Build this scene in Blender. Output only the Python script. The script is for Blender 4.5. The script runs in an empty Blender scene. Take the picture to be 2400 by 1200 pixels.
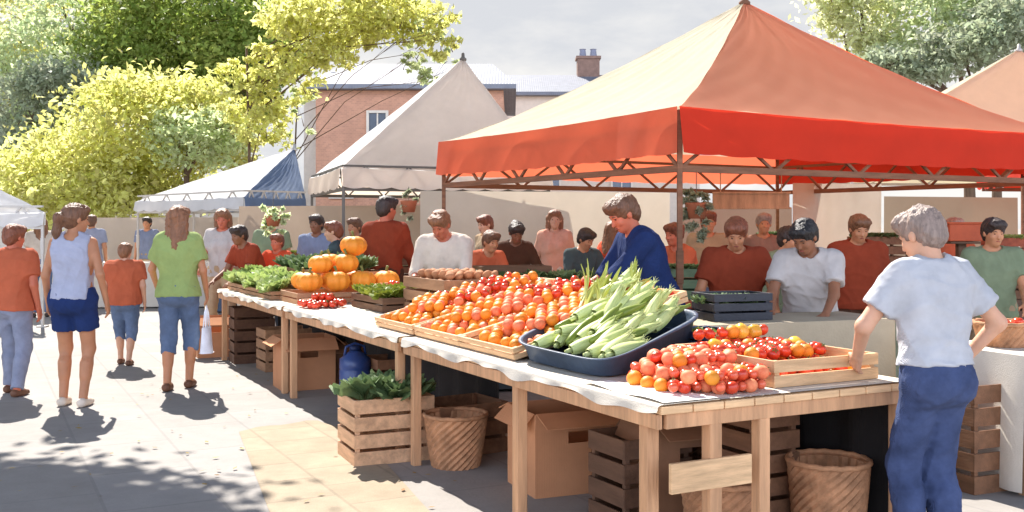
import bpy, math, random
import numpy as np
from mathutils import Vector, Matrix
random.seed(7)
RNG = np.random.default_rng(7)
SC = bpy.context.scene
COL = SC.collection
R = math.radians
F, HZ, CX, CAMH = 2400.0, 530.0, 1200.0, 1.53      # focal length in photo pixels, horizon row, centre column, eye height

def at(px, Y, Z=0.0):
    return Vector(((px - CX) / F * Y, Y, Z))
def zat(py, Y):
    return CAMH - (py - HZ) / F * Y
def srgb(r, g, b):
    def c(v):
        v /= 255.0
        return v / 12.92 if v <= 0.04045 else ((v + 0.055) / 1.055) ** 2.4
    return (c(r), c(g), c(b))

# ------------------------------------------------------------------ materials
MATS = {}
def mat(name, col, rough=0.75, var=0.18, scale=6.0, bump=0.25, bscale=60.0, trans=0.0, spec=0.3, stretch=(1, 1, 1), col2=None,
        metal=0.0, island=0.0, sss=0.0, weave=0.0, tcol=None, coat=0.0):
    if name in MATS: return MATS[name]
    m = bpy.data.materials.new(name); m.use_nodes = True
    nt = m.node_tree; N = nt.nodes; L = nt.links
    N.clear()
    out = N.new('ShaderNodeOutputMaterial')
    p = N.new('ShaderNodeBsdfPrincipled')
    p.inputs['Roughness'].default_value = rough
    p.inputs['Metallic'].default_value = metal
    p.inputs['Specular IOR Level'].default_value = spec
    p.inputs['Coat Weight'].default_value = coat
    if sss: p.inputs['Subsurface Weight'].default_value = sss; p.inputs['Subsurface Scale'].default_value = 0.02
    tc = N.new('ShaderNodeTexCoord'); mp = N.new('ShaderNodeMapping'); mp.inputs['Scale'].default_value = stretch
    L.new(tc.outputs['Object'], mp.inputs['Vector'])
    n1 = N.new('ShaderNodeTexNoise'); n1.inputs['Scale'].default_value = scale; n1.inputs['Detail'].default_value = 6; n1.inputs['Roughness'].default_value = 0.62
    L.new(mp.outputs['Vector'], n1.inputs['Vector'])
    ramp = N.new('ShaderNodeMapRange'); ramp.inputs['From Min'].default_value = 0.3; ramp.inputs['From Max'].default_value = 0.7
    L.new(n1.outputs['Fac'], ramp.inputs['Value'])
    mx = N.new('ShaderNodeMix'); mx.data_type = 'RGBA'
    a = tuple(max(0, c * (1 - var)) for c in col); b = tuple(min(1, c * (1 + var)) for c in col) if col2 is None else col2
    mx.inputs[6].default_value = (*a, 1); mx.inputs[7].default_value = (*b, 1)
    L.new(ramp.outputs['Result'], mx.inputs[0])
    csock = mx.outputs[2]
    if island:
        g = N.new('ShaderNodeNewGeometry'); hs = N.new('ShaderNodeHueSaturation')
        mr = N.new('ShaderNodeMapRange'); mr.inputs['To Min'].default_value = 1 - island; mr.inputs['To Max'].default_value = 1 + island
        L.new(g.outputs['Random Per Island'], mr.inputs['Value']); L.new(mr.outputs['Result'], hs.inputs['Value'])
        mh = N.new('ShaderNodeMapRange'); mh.inputs['To Min'].default_value = 0.5 - island * 0.06; mh.inputs['To Max'].default_value = 0.5 + island * 0.05
        L.new(g.outputs['Random Per Island'], mh.inputs['Value']); L.new(mh.outputs['Result'], hs.inputs['Hue'])
        L.new(csock, hs.inputs['Color']); csock = hs.outputs['Color']
    oi = N.new('ShaderNodeObjectInfo'); hv = N.new('ShaderNodeHueSaturation'); mo = N.new('ShaderNodeMapRange')
    mo.inputs['To Min'].default_value = 0.88; mo.inputs['To Max'].default_value = 1.12
    L.new(oi.outputs['Random'], mo.inputs['Value']); L.new(mo.outputs['Result'], hv.inputs['Value']); L.new(csock, hv.inputs['Color']); csock = hv.outputs['Color']
    L.new(csock, p.inputs['Base Color'])
    n2 = N.new('ShaderNodeTexNoise'); n2.inputs['Scale'].default_value = bscale; n2.inputs['Detail'].default_value = 4
    L.new(mp.outputs['Vector'], n2.inputs['Vector'])
    bp = N.new('ShaderNodeBump'); bp.inputs['Strength'].default_value = bump; bp.inputs['Distance'].default_value = 0.01
    hsock = n2.outputs['Fac']
    if weave:
        w = N.new('ShaderNodeTexWave'); w.inputs['Scale'].default_value = weave; w.inputs['Distortion'].default_value = 1.5
        L.new(mp.outputs['Vector'], w.inputs['Vector'])
        ad = N.new('ShaderNodeMath'); ad.operation = 'ADD'; L.new(n2.outputs['Fac'], ad.inputs[0]); L.new(w.outputs['Fac'], ad.inputs[1]); hsock = ad.outputs[0]
    L.new(hsock, bp.inputs['Height']); L.new(bp.outputs['Normal'], p.inputs['Normal'])
    sh = p.outputs['BSDF']
    if trans:
        t = N.new('ShaderNodeBsdfTranslucent')
        if tcol is None: L.new(csock, t.inputs['Color'])
        else: t.inputs['Color'].default_value = (*tcol, 1)
        ms = N.new('ShaderNodeMixShader'); ms.inputs[0].default_value = trans
        L.new(sh, ms.inputs[1]); L.new(t.outputs['BSDF'], ms.inputs[2]); sh = ms.outputs[0]
    L.new(sh, out.inputs['Surface'])
    MATS[name] = m
    return m

def wood(name, col, **k):
    k.setdefault('rough', 0.7); k.setdefault('var', 0.28)
    return mat(name, col, scale=3.2, stretch=k.pop('stretch', (1, 1, 9)), bump=k.pop('bump', .35), bscale=22, **k)

# ------------------------------------------------------------------ mesh building
class MB:
    def __init__(s): s.v = []; s.f = []
    def add(s, vs, fs):
        o = len(s.v); s.v += [tuple(v) for v in vs]; s.f += [tuple(i + o for i in f) for f in fs]; return s
    def box(s, c, size, M=None):
        x, y, z = [d / 2 for d in size]; c = Vector(c)
        vs = [Vector((a * x, b * y, d * z)) for a in (-1, 1) for b in (-1, 1) for d in (-1, 1)]
        vs = [(M @ v if M else v) + c for v in vs]
        return s.add(vs, [(0, 1, 3, 2), (4, 6, 7, 5), (0, 4, 5, 1), (2, 3, 7, 6), (0, 2, 6, 4), (1, 5, 7, 3)])
    def bar(s, a, b, w, h, up=(0, 0, 1)):
        a, b = Vector(a), Vector(b); d = (b - a); l = d.length; d.normalize()
        u = Vector(up)
        if abs(d.dot(u)) > .98: u = Vector((0, 1, 0))
        sx = d.cross(u).normalized(); sz = sx.cross(d).normalized()
        vs = [p + sx * (i * w / 2) + sz * (j * h / 2) for p in (a, b) for i in (-1, 1) for j in (-1, 1)]
        return s.add(vs, [(0, 1, 3, 2), (4, 6, 7, 5), (0, 4, 5, 1), (2, 3, 7, 6), (0, 2, 6, 4), (1, 5, 7, 3)])
    def tube(s, pts, rs, n=10, cap=True):
        pts = [Vector(p) for p in pts]
        if not hasattr(rs, '__len__'): rs = [rs] * len(pts)
        rings = []
        prev = None
        for i, p in enumerate(pts):
            d = (pts[min(i + 1, len(pts) - 1)] - pts[max(i - 1, 0)]).normalized()
            u = prev if prev is not None else (Vector((0, 0, 1)) if abs(d.z) < .9 else Vector((1, 0, 0)))
            sx = d.cross(u).normalized(); sz = sx.cross(d).normalized(); prev = sz
            rings.append([p + (sx * math.cos(2 * math.pi * k / n) + sz * math.sin(2 * math.pi * k / n)) * rs[i] for k in range(n)])
        vs = [v for r in rings for v in r]; fs = []
        for i in range(len(pts) - 1):
            for k in range(n):
                k2 = (k + 1) % n; fs.append((i * n + k, i * n + k2, (i + 1) * n + k2, (i + 1) * n + k))
        if cap: fs += [tuple(range(n))[::-1], tuple((len(pts) - 1) * n + k for k in range(n))]
        return s.add(vs, fs)
    def lathe(s, prof, n=20, c=(0, 0, 0), fn=None, M=None):
        c = Vector(c); vs = []; fs = []
        for (r, z) in prof:
            for k in range(n):
                a = 2 * math.pi * k / n; rr, zz = (r, z) if fn is None else fn(r, z, a)
                v = Vector((rr * math.cos(a), rr * math.sin(a), zz)); vs.append((M @ v if M else v) + c)
        for i in range(len(prof) - 1):
            for k in range(n):
                k2 = (k + 1) % n; fs.append((i * n + k, i * n + k2, (i + 1) * n + k2, (i + 1) * n + k))
        if prof[0][0] > 1e-4: fs.append(tuple(range(n))[::-1])
        if prof[-1][0] > 1e-4: fs.append(tuple((len(prof) - 1) * n + k for k in range(n)))
        return s.add(vs, fs)
    def grid(s, fn, nu, nv):
        vs = [fn(i / nu, j / nv) for i in range(nu + 1) for j in range(nv + 1)]
        fs = [(i * (nv + 1) + j, (i + 1) * (nv + 1) + j, (i + 1) * (nv + 1) + j + 1, i * (nv + 1) + j + 1) for i in range(nu) for j in range(nv)]
        return s.add(vs, fs)
    def prism(s, poly, z0, z1):
        n = len(poly); vs = [(x, y, z0) for x, y in poly] + [(x, y, z1) for x, y in poly]
        fs = [tuple(range(n))[::-1], tuple(range(n, 2 * n))] + [(i, (i + 1) % n, n + (i + 1) % n, n + i) for i in range(n)]
        return s.add(vs, fs)
    def build(s, name, m, parent=None, smooth=False, bevel=0.0, merge=False):
        me = bpy.data.meshes.new(name); me.from_pydata(s.v, [], s.f); me.validate(); me.update()
        me.materials.append(m)
        o = bpy.data.objects.new(name, me); COL.objects.link(o)
        if parent: o.parent = parent
        if smooth: me.polygons.foreach_set('use_smooth', [True] * len(me.polygons))
        if bevel:
            b = o.modifiers.new('bevel', 'BEVEL'); b.width = bevel; b.segments = 2; b.limit_method = 'ANGLE'
        return o
def arr_mesh(name, V, Q, m, parent=None, smooth=True):
    me = bpy.data.meshes.new(name)
    V = np.asarray(V, np.float32); Q = np.asarray(Q, np.int32); k = Q.shape[1]
    me.vertices.add(len(V)); me.vertices.foreach_set('co', V.ravel())
    me.loops.add(Q.size); me.loops.foreach_set('vertex_index', Q.ravel())
    me.polygons.add(len(Q)); me.polygons.foreach_set('loop_start', np.arange(0, Q.size, k, dtype=np.int32))
    me.update(calc_edges=True); me.validate()
    if smooth: me.polygons.foreach_set('use_smooth', np.ones(len(me.polygons), bool))
    me.materials.append(m)
    o = bpy.data.objects.new(name, me); COL.objects.link(o)
    if parent: o.parent = parent
    return o
def tag(o, label=None, cat=None, group=None, kind=None):
    if label: o['label'] = label
    if cat: o['category'] = cat
    if group: o['group'] = group
    if kind: o['kind'] = kind
    return o
def empty(name, label, cat, loc=(0, 0, 0), rz=0.0, group=None):
    o = bpy.data.objects.new(name, None); COL.objects.link(o); o.empty_display_size = .1
    o.location = loc; o.rotation_euler = (0, 0, rz)
    return tag(o, label, cat, group)
def dup(root, loc, rz, label, group=None):
    def rec(o, parent):
        c = o.copy(); COL.objects.link(c); c.parent = parent
        for ch in list(o.children): rec(ch, c)
        return c
    r = rec(root, None); r.location = loc; r.rotation_euler = (0, 0, rz); r['label'] = label
    if group: r['group'] = group
    return r

# ------------------------------------------------------------------ distance fields, for bodies, clothes and hair
def V3(*a): return np.array(a, np.float64)
def cap(a, b, r1, r2=None, k=.03, cuts=(), sub=False):
    return dict(t='c', a=np.array(a, float), b=np.array(b, float), r1=r1, r2=r1 if r2 is None else r2, k=k, cuts=cuts, sub=sub)
def ell(c, s, R_=None, k=.02, cuts=(), sub=False):
    return dict(t='e', c=np.array(c, float), s=np.array(s, float), R=np.eye(3) if R_ is None else R_, k=k, cuts=cuts, sub=sub)
def infl(p, d):
    q = dict(p)
    if q['t'] == 'c': q['r1'] = q['r1'] + d; q['r2'] = q['r2'] + d
    else: q['s'] = q['s'] + d
    return q
def noise3(X, Y, Z, freq, n, seed, ridge=False):
    r = np.random.default_rng(seed); o = 0
    for i in range(n):
        k = r.normal(size=3); k[2] *= .55; k = k / np.linalg.norm(k) * freq * r.uniform(.6, 1.7); ph = r.uniform(0, 6.28)
        w = np.sin(X * k[0] + Y * k[1] + Z * k[2] + ph + 1.3 * np.sin(.5 * (X * k[1] - Z * k[0]) + ph))
        o = o + ((1 - np.abs(w)) ** 2.6 if ridge else w)
    return o / n
def sdf_mesh(prims, h, noise=None, gcuts=()):
    lo = np.full(3, 1e9); hi = -lo
    bbs = []
    for p in prims:
        if p['t'] == 'c':
            rr = max(p['r1'], p['r2']); l = np.minimum(p['a'], p['b']) - rr; u = np.maximum(p['a'], p['b']) + rr
        else:
            rr = float(max(p['s'])); l = p['c'] - rr; u = p['c'] + rr
        bbs.append((l, u))
        if not p['sub']: lo = np.minimum(lo, l); hi = np.maximum(hi, u)
    lo -= .03; hi += .03
    n = np.ceil((hi - lo) / h).astype(int) + 1
    f = np.full(n, .5, np.float32)
    ax = [(lo[i] + h * np.arange(n[i])).astype(np.float32) for i in range(3)]
    for p, (l, u) in zip(prims, bbs):
        pad = max(p['k'], 3 * h)
        i0 = np.clip(((l - pad - lo) / h).astype(int), 0, n); i1 = np.clip(((u + pad - lo) / h).astype(int) + 2, 0, n)
        if np.any(i1 <= i0): continue
        sl = tuple(slice(i0[i], i1[i]) for i in range(3))
        X = ax[0][sl[0]][:, None, None]; Y = ax[1][sl[1]][None, :, None]; Z = ax[2][sl[2]][None, None, :]
        if p['t'] == 'c':
            ba = p['b'] - p['a']; L2 = max(float(ba @ ba), 1e-9); x, y, z = X - p['a'][0], Y - p['a'][1], Z - p['a'][2]
            t = np.clip((x * ba[0] + y * ba[1] + z * ba[2]) / L2, 0, 1)
            d = np.sqrt((x - t * ba[0]) ** 2 + (y - t * ba[1]) ** 2 + (z - t * ba[2]) ** 2) - (p['r1'] + (p['r2'] - p['r1']) * t)
        else:
            x, y, z = X - p['c'][0], Y - p['c'][1], Z - p['c'][2]; A = p['R']; s = p['s']
            q = [(x * A[i, 0] + y * A[i, 1] + z * A[i, 2]) / s[i] for i in range(3)]
            k0 = np.sqrt(q[0] ** 2 + q[1] ** 2 + q[2] ** 2); k1 = np.sqrt((q[0] / s[0]) ** 2 + (q[1] / s[1]) ** 2 + (q[2] / s[2]) ** 2)
            d = k0 * (k0 - 1) / np.maximum(k1, 1e-6)
        for (c, nn) in p['cuts']:
            d = np.maximum(d, (X - c[0]) * nn[0] + (Y - c[1]) * nn[1] + (Z - c[2]) * nn[2])
        g = f[sl]; k = p['k']
        if p['sub']:
            hh = np.maximum(k - np.abs(g + d), 0) / k; f[sl] = np.maximum(g, -d) + hh * hh * k * .25
        else:
            hh = np.maximum(k - np.abs(g - d), 0) / k; f[sl] = np.minimum(g, d) - hh * hh * k * .25
    X = ax[0][:, None, None]; Y = ax[1][None, :, None]; Z = ax[2][None, None, :]
    for (c, nn) in gcuts:
        f = np.maximum(f, (X - c[0]) * nn[0] + (Y - c[1]) * nn[1] + (Z - c[2]) * nn[2])
    if noise:
        for (amp, freq, cnt, seed, ridge) in noise:
            ii = np.nonzero(np.abs(f) < .04)
            f[ii] -= (amp * noise3(ax[0][ii[0]], ax[1][ii[1]], ax[2][ii[2]], freq, cnt, seed, ridge)).astype(np.float32)
    for a in range(3):
        s = [slice(None)] * 3; s[a] = 0; f[tuple(s)] = np.maximum(f[tuple(s)], .01); s[a] = -1; f[tuple(s)] = np.maximum(f[tuple(s)], .01)
    ins = f < 0
    nc = n - 1
    cnt = np.zeros(nc, np.int8); 
    for dx in (0, 1):
        for dy in (0, 1):
            for dz in (0, 1):
                cnt += ins[dx:dx + nc[0], dy:dy + nc[1], dz:dz + nc[2]]
    act = np.argwhere((cnt > 0) & (cnt < 8))
    idx = np.full(nc, -1, np.int32); idx[act[:, 0], act[:, 1], act[:, 2]] = np.arange(len(act))
    acc = np.zeros((len(act), 3)); num = np.zeros(len(act))
    C = [(a, b, c) for a in (0, 1) for b in (0, 1) for c in (0, 1)]
    for i in range(8):
        for j in range(i + 1, 8):
            if sum(abs(C[i][q] - C[j][q]) for q in range(3)) != 1: continue
            fa = f[act[:, 0] + C[i][0], act[:, 1] + C[i][1], act[:, 2] + C[i][2]]; fb = f[act[:, 0] + C[j][0], act[:, 1] + C[j][1], act[:, 2] + C[j][2]]
            m = (fa < 0) != (fb < 0); t = np.where(m, fa / np.where(m, fa - fb, 1), 0)
            pt = np.array(C[i])[None] + t[:, None] * (np.array(C[j]) - np.array(C[i]))[None]
            acc += pt * m[:, None]; num += m
    V = lo + h * (act + acc / np.maximum(num, 1)[:, None])
    Q = []
    for a in range(3):
        b, c = (a + 1) % 3, (a + 2) % 3
        s0 = [slice(1, -1)] * 3; s1 = [slice(1, -1)] * 3
        s0[a] = slice(0, -1); s1[a] = slice(1, None)
        A = ins[tuple(s0)]; B = ins[tuple(s1)]
        e = np.argwhere(A != B)
        if not len(e): continue
        sgn = A[e[:, 0], e[:, 1], e[:, 2]]
        base = e.copy(); base[:, b] += 1; base[:, c] += 1
        def g(db, dc):
            q = base.copy(); q[:, b] += db; q[:, c] += dc; return idx[q[:, 0], q[:, 1], q[:, 2]]
        q = np.stack([g(-1, -1), g(0, -1), g(0, 0), g(-1, 0)], 1)
        q[~sgn] = q[~sgn][:, ::-1]
        Q.append(q)
    Q = np.concatenate(Q); Q = Q[(Q >= 0).all(1)]
    return V, Q

def ik(a, t, l1, l2, pole):
    d = t - a; L = np.linalg.norm(d)
    if L > (l1 + l2) * .995: t = a + d / L * (l1 + l2) * .995; d = t - a; L = np.linalg.norm(d)
    x = (l1 * l1 - l2 * l2 + L * L) / (2 * L); hh = math.sqrt(max(l1 * l1 - x * x, 0)); u = d / L
    p = np.array(pole, float); p = p - u * (p @ u); p /= max(np.linalg.norm(p), 1e-6)
    return a + u * x + p * hh, t
def unit(v): return v / max(np.linalg.norm(v), 1e-9)

SKIN = {}
def skin(tone):
    cols = {'fair': (208, 158, 128), 'tan': (186, 128, 92), 'ruddy': (186, 104, 76), 'brown': (134, 88, 62)}
    if tone not in SKIN:
        SKIN[tone] = mat('skin_' + tone, srgb(*cols[tone]), rough=.55, var=.1, scale=9, bump=.12, bscale=120, sss=.12, spec=.4)
    return SKIN[tone]
def cloth(name, rgb, **k):
    return mat('cloth_' + name, srgb(*rgb), rough=.9, var=k.pop('var', .12), scale=k.pop('scale', 7), bump=.35, bscale=220, weave=140, spec=.15, **k)
def hairm(name, rgb):
    return mat('hair_' + name, srgb(*rgb), rough=.5, var=.35, scale=45, stretch=(1, 1, .16), bump=.8, bscale=130, spec=.45)

def person(label, px, Y, face, H=1.72, wid=1.0, fem=False, lean=0, head=(0, 0), wl=None, wr=None, al=None, ar=None, el=(-.4, -1, -.2), er=(.4, -1, -.2),
           top=None, sleeve='short', bottom=None, legs='long', shoes=None, hair=None, style='short', tone='tan', h=.011, hem=-.06, group=None, z0=0.0, loose=.012, bandtop=None):
    s = H / 1.72
    loc = at(px, Y, z0)
    root = empty('person', label, 'person', loc, R(face), group)
    def S(v): return np.array(v, float) * s
    ln = R(lean)
    pel = V3(0, -.10 * math.sin(ln), .93 - .03 * abs(math.sin(ln)))
    up = V3(0, math.sin(ln), math.cos(ln)); fw = V3(0, math.cos(ln), -math.sin(ln)); rt = V3(1, 0, 0)
    up2 = V3(0, math.sin(ln * .4), math.cos(ln * .4)); fw2 = V3(0, math.cos(ln * .4), -math.sin(ln * .4))
    def T(x, y, z): return pel + rt * x * wid + fw * y + up * z
    def T2(x, y, z): return pel + rt * x * wid + fw2 * y + up2 * z
    shw = .162 if fem else .185; hpw = .082 if fem else .07
    # head frame
    yw, pt = R(head[0]), R(head[1])
    hl = ln * .45
    hf = V3(-math.sin(yw) * math.cos(pt), math.cos(yw) * math.cos(pt), -math.sin(pt))
    hf = unit(V3(hf[0], hf[1] * math.cos(hl), hf[2] - math.sin(hl) * .8)); hr = unit(np.cross(hf, V3(0, 0, 1))); hu = np.cross(hr, hf)
    nb = T(0, -.01, .53); hc = nb + up * .075 + hu * .075 + hf * .022
    RH = np.stack([hr, hf, hu])
    def Hd(x, y, z): return hc + hr * x + hf * y + hu * z
    # arms
    sl_, sr_ = T(-shw, 0, .475), T(shw, 0, .475)
    wl_t = V3(*wl) if wl is not None else sl_ + V3(-.06, .05, -.52)
    wr_t = V3(*wr) if wr is not None else sr_ + V3(.06, .03, -.52)
    e_l, w_l = ik(sl_, wl_t, .29, .25, el); e_r, w_r = ik(sr_, wr_t, .29, .25, er)
    hpl, hpr = T2(-hpw - .012, 0, -.03), T2(hpw + .012, 0, -.03)
    a_l = V3(*al) if al is not None else V3(-.11, -.02, .085)
    a_r = V3(*ar) if ar is not None else V3(.11, .03, .085)
    k_l, a_l = ik(hpl, a_l, .42, .42, (-.1, 1, 0)); k_r, a_r = ik(hpr, a_r, .42, .42, (.1, 1, 0))
    torso = [cap(T2(-hpw, -.015, -.02), T2(hpw, -.015, -.02), .105 * wid, k=.05), cap(T2(-.05, 0, .06), T2(.05, 0, .06), .098 * wid, k=.09),
             cap(T(-.055, 0, .18), T(.055, 0, .18), (.088 if fem else .098) * wid, k=.09), cap(T(-.075, 0, .31), T(.075, 0, .31), .105 * wid, k=.09),
             cap(T(-.09, -.015, .40), T(.09, -.015, .40), .092 * wid, k=.07), cap(T(-shw + .04, -.01, .472), T(shw - .04, -.01, .472), .054, k=.06),
             cap(T(-.05, -.02, .50), T(.05, -.02, .50), .05, k=.05)]
    if fem: torso += [ell(T(-.065, .075, .33), (.055, .055, .055), k=.05), ell(T(.065, .075, .33), (.055, .055, .055), k=.05), cap(T2(-.07, -.07, -.04), T2(.07, -.07, -.04), .075, k=.05)]
    else: torso += [cap(T2(-.06, -.06, -.03), T2(.06, -.06, -.03), .075, k=.05)]
    neck = [cap(T(0, -.015, .49), hc + hu * -.05 + hf * -.02, .056 if not fem else .048, .052 if not fem else .045, k=.035)]
    ua = {-1: cap(sl_, e_l, .05 if not fem else .043, .039 if not fem else .034, k=.035), 1: cap(sr_, e_r, .05 if not fem else .043, .039 if not fem else .034, k=.035)}
    fa = {-1: cap(e_l, w_l, .038 if not fem else .034, .026 if not fem else .023, k=.02), 1: cap(e_r, w_r, .038 if not fem else .034, .026 if not fem else .023, k=.02)}
    th = {-1: cap(hpl, k_l, .086 * wid, .056, k=.05), 1: cap(hpr, k_r, .086 * wid, .056, k=.05)}
    sh = {}; calf = {}
    for g_, k_, a_ in ((-1, k_l, a_l), (1, k_r, a_r)):
        sh[g_] = cap(k_, a_, .052, .036, k=.03)
        m_ = k_ + (a_ - k_) * .32 + V3(0, -.022, 0); calf[g_] = cap(m_, k_ + (a_ - k_) * .55 + V3(0, -.012, 0), .048, .038, k=.04)
    feet = {}
    for g_, a_ in ((-1, a_l), (1, a_r)):
        fz = a_[2] - .085
        feet[g_] = [cap(a_ + V3(0, -.03, -.045), a_ + V3(g_ * .005, .08, -.055), .034, .03, k=.03), cap(a_ + V3(0, .06, -.058), a_ + V3(g_ * .012, .145, -.062), .032, .022, k=.02)]
    hd = [ell(Hd(0, -.012, .03), (.076, .096, .086), RH, k=.03), ell(Hd(0, .03, -.03), (.058, .062, .085), RH, k=.03), ell(Hd(0, .052, -.088), (.03, .03, .024), RH, k=.03),
          cap(Hd(0, .088, .0), Hd(0, .104, -.034), .008, .013, k=.012), cap(Hd(-.032, .08, .02), Hd(.032, .08, .02), .011, k=.012),
          ell(Hd(-.036, .066, -.03), (.02, .018, .02), RH, k=.02), ell(Hd(.036, .066, -.03), (.02, .018, .02), RH, k=.02),
          cap(Hd(-.017, .087, -.064), Hd(.017, .087, -.064), .0075, k=.008),
          ell(Hd(-.03, .1, .001), (.013, .012, .009), RH, k=.008, sub=True), ell(Hd(.03, .1, .001), (.013, .012, .009), RH, k=.008, sub=True),
          ell(Hd(-.08, -.005, -.008), (.011, .02, .031), RH, k=.008), ell(Hd(.08, -.005, -.008), (.011, .02, .031), RH, k=.008)]
    hands = []
    for g_, e_, w_ in ((-1, e_l, w_l), (1, e_r, w_r)):
        d = unit(w_ - e_); tv = V3(0, 1, 0) if abs(d[2]) > .6 else V3(-g_ * 1.0, 0, .25)
        tv = unit(tv - d * (tv @ d)); nn = np.cross(d, tv) * (-g_)
        for q in (-.026, -.009, .009, .026):
            hands.append(cap(w_ + tv * q * .6, w_ + d * .085 + tv * q, .015, .0125, k=.01))
        for q, lf in ((.027, .07), (.009, .078), (-.009, .073), (-.027, .058)):
            b0 = w_ + d * .09 + tv * q; d1 = unit(d + nn * .35 + tv * q * 2); b1 = b0 + d1 * lf * .5; d2 = unit(d + nn * 1.0 + tv * q * 2)
            hands += [cap(b0, b1, .0095, .0085, k=.004), cap(b1, b1 + d2 * lf * .5, .0085, .0072, k=.004)]
        t0 = w_ + d * .028 + tv * .024; t1 = t0 + unit(d * .7 + tv * .75 + nn * .3) * .042
        hands += [cap(t0, t1, .0135, .0105, k=.01), cap(t1, t1 + unit(d + nn * .5 + tv * .12) * .034, .0105, .0085, k=.004)]
    body = torso + neck + list(ua.values()) + list(fa.values()) + list(th.values()) + list(sh.values()) + list(calf.values()) + feet[-1] + feet[1] + hd + hands
    def sc(ps):
        out = []
        for p in ps:
            q = dict(p)
            for kk in ('a', 'b', 'c', 's'):
                if kk in q: q[kk] = q[kk] * s
            for kk in ('r1', 'r2'):
                if kk in q: q[kk] = q[kk] * s
            q['cuts'] = [(np.array(c) * s, nn) for c, nn in q['cuts']]
            out.append(q)
        return out
    def mk(name, ps, m, hh=h, noise=None, gc=()):
        V, Q = sdf_mesh(sc(ps), hh, noise, [(np.array(c) * s, nn) for c, nn in gc])
        return arr_mesh(name, V, Q, m, root)
    seed = int(px) + int(Y * 10)
    b = mk('body', body, skin(tone), h * .82)
    # trousers
    if bottom:
        d_ = .014
        ps = [infl(p, d_) for p in torso[:2]] + [infl(torso[-1], d_)]
        if legs == 'long': ps += [infl(c_, .018) for c_ in calf.values()]
        top_cut = (T2(0, 0, .085), up2)
        if legs == 'shorts':
            for g_ in (-1, 1):
                kk, hh_ = (k_l, hpl) if g_ < 0 else (k_r, hpr); dd = unit(kk - hh_); e = hh_ + dd * .24
                ps.append(cap(hh_, e + dd * .06, .10 * wid, .098, k=.04, cuts=[(e, dd)]))
        else:
            for g_ in (-1, 1):
                hh_, kk, aa = (hpl, k_l, a_l) if g_ < 0 else (hpr, k_r, a_r)
                end = aa if legs == 'long' else kk + (aa - kk) * .35
                r_e = .058 if legs == 'long' else .066
                ps += [cap(hh_, kk, .10 * wid, .073, k=.035), cap(kk, end, .071, r_e, k=.03, cuts=[(end + V3(0, 0, .0), unit(end - kk))])]
        mk('trousers' if legs == 'long' else 'shorts', ps, bottom, noise=[(.014, 26, 3, seed, True), (.006, 50, 3, seed + 1, True)], gc=[top_cut])
        bl = mk('belt', [infl(torso[1], .020)], cloth('belt', (58, 44, 38)), h, gc=[(T2(0, 0, .085), up2), (T2(0, 0, .052), -up2)]) if legs == 'long' and hem > .0 else None
    if top:
        d_ = loose
        ps = [infl(p, d_) for p in torso]
        if hem < .05: ps.append(cap(T2(-.075, -.012, hem), T2(.075, -.012, hem), .118 * wid, k=.06))
        gc = [(T2(0, 0, hem), -up2)]
        neckcut = [ell(T(0, .012 if not sleeve == 'none' else .03, .565), (.082, .085, .07 if sleeve != 'none' else .1), k=.012, sub=True)]
        if sleeve == 'none':
            gc += [(T(shw - .012, 0, .4), rt), (T(-shw + .012, 0, .4), -rt)]
            neckcut.append(ell(T(0, -.06, .55), (.07, .06, .085), k=.012, sub=True))
        else:
            for g_, s_, e_, w_ in ((-1, sl_, e_l, w_l), (1, sr_, e_r, w_r)):
                dd = unit(e_ - s_)
                if sleeve == 'short':
                    e = s_ + dd * .19; ps.append(cap(s_ - dd * .01, e + dd * .05, .061 + loose * .3, .064 + loose * .5, k=.045, cuts=[(e, dd)]))
                elif sleeve == 'rolled':
                    e = e_ + unit(w_ - e_) * .03; ps += [cap(s_, e_, .062, .056, k=.045), cap(e_, e + unit(w_ - e_) * .05, .056, .05, k=.02, cuts=[(e + unit(w_ - e_) * .02, unit(w_ - e_))])]
                else:
                    d2 = unit(w_ - e_); ps += [cap(s_, e_, .062, .052, k=.045), cap(e_, w_, .052, .04, k=.02, cuts=[(w_, d2)])]
        mk('top', ps + neckcut, top, noise=[(.017, 20, 3, seed + 3, True), (.007, 42, 3, seed + 4, True)], gc=gc)
    for g_, a_ in ((-1, a_l), (1, a_r)):
        if z0 > -.01 and shoes:
            zc = max(a_[2] - .085, 0) + .004
            mk('shoe', [cap(a_ + V3(0, -.04, -.045), a_ + V3(g_ * .005, .07, -.05), .043, .042, k=.03), cap(a_ + V3(0, .05, -.055), a_ + V3(g_ * .012, .15, -.06), .04, .031, k=.03)],
               shoes, .008 if h < .01 else .011, gc=[(a_ + V3(0, 0, -.081), V3(0, 0, -1)), (a_ + V3(0, 0, -.005), V3(0, 0, 1))])
    # hair
    hn = [(.012, 110, 5, seed + 7, True), (.016, 55, 4, seed + 8, True)]
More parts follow.
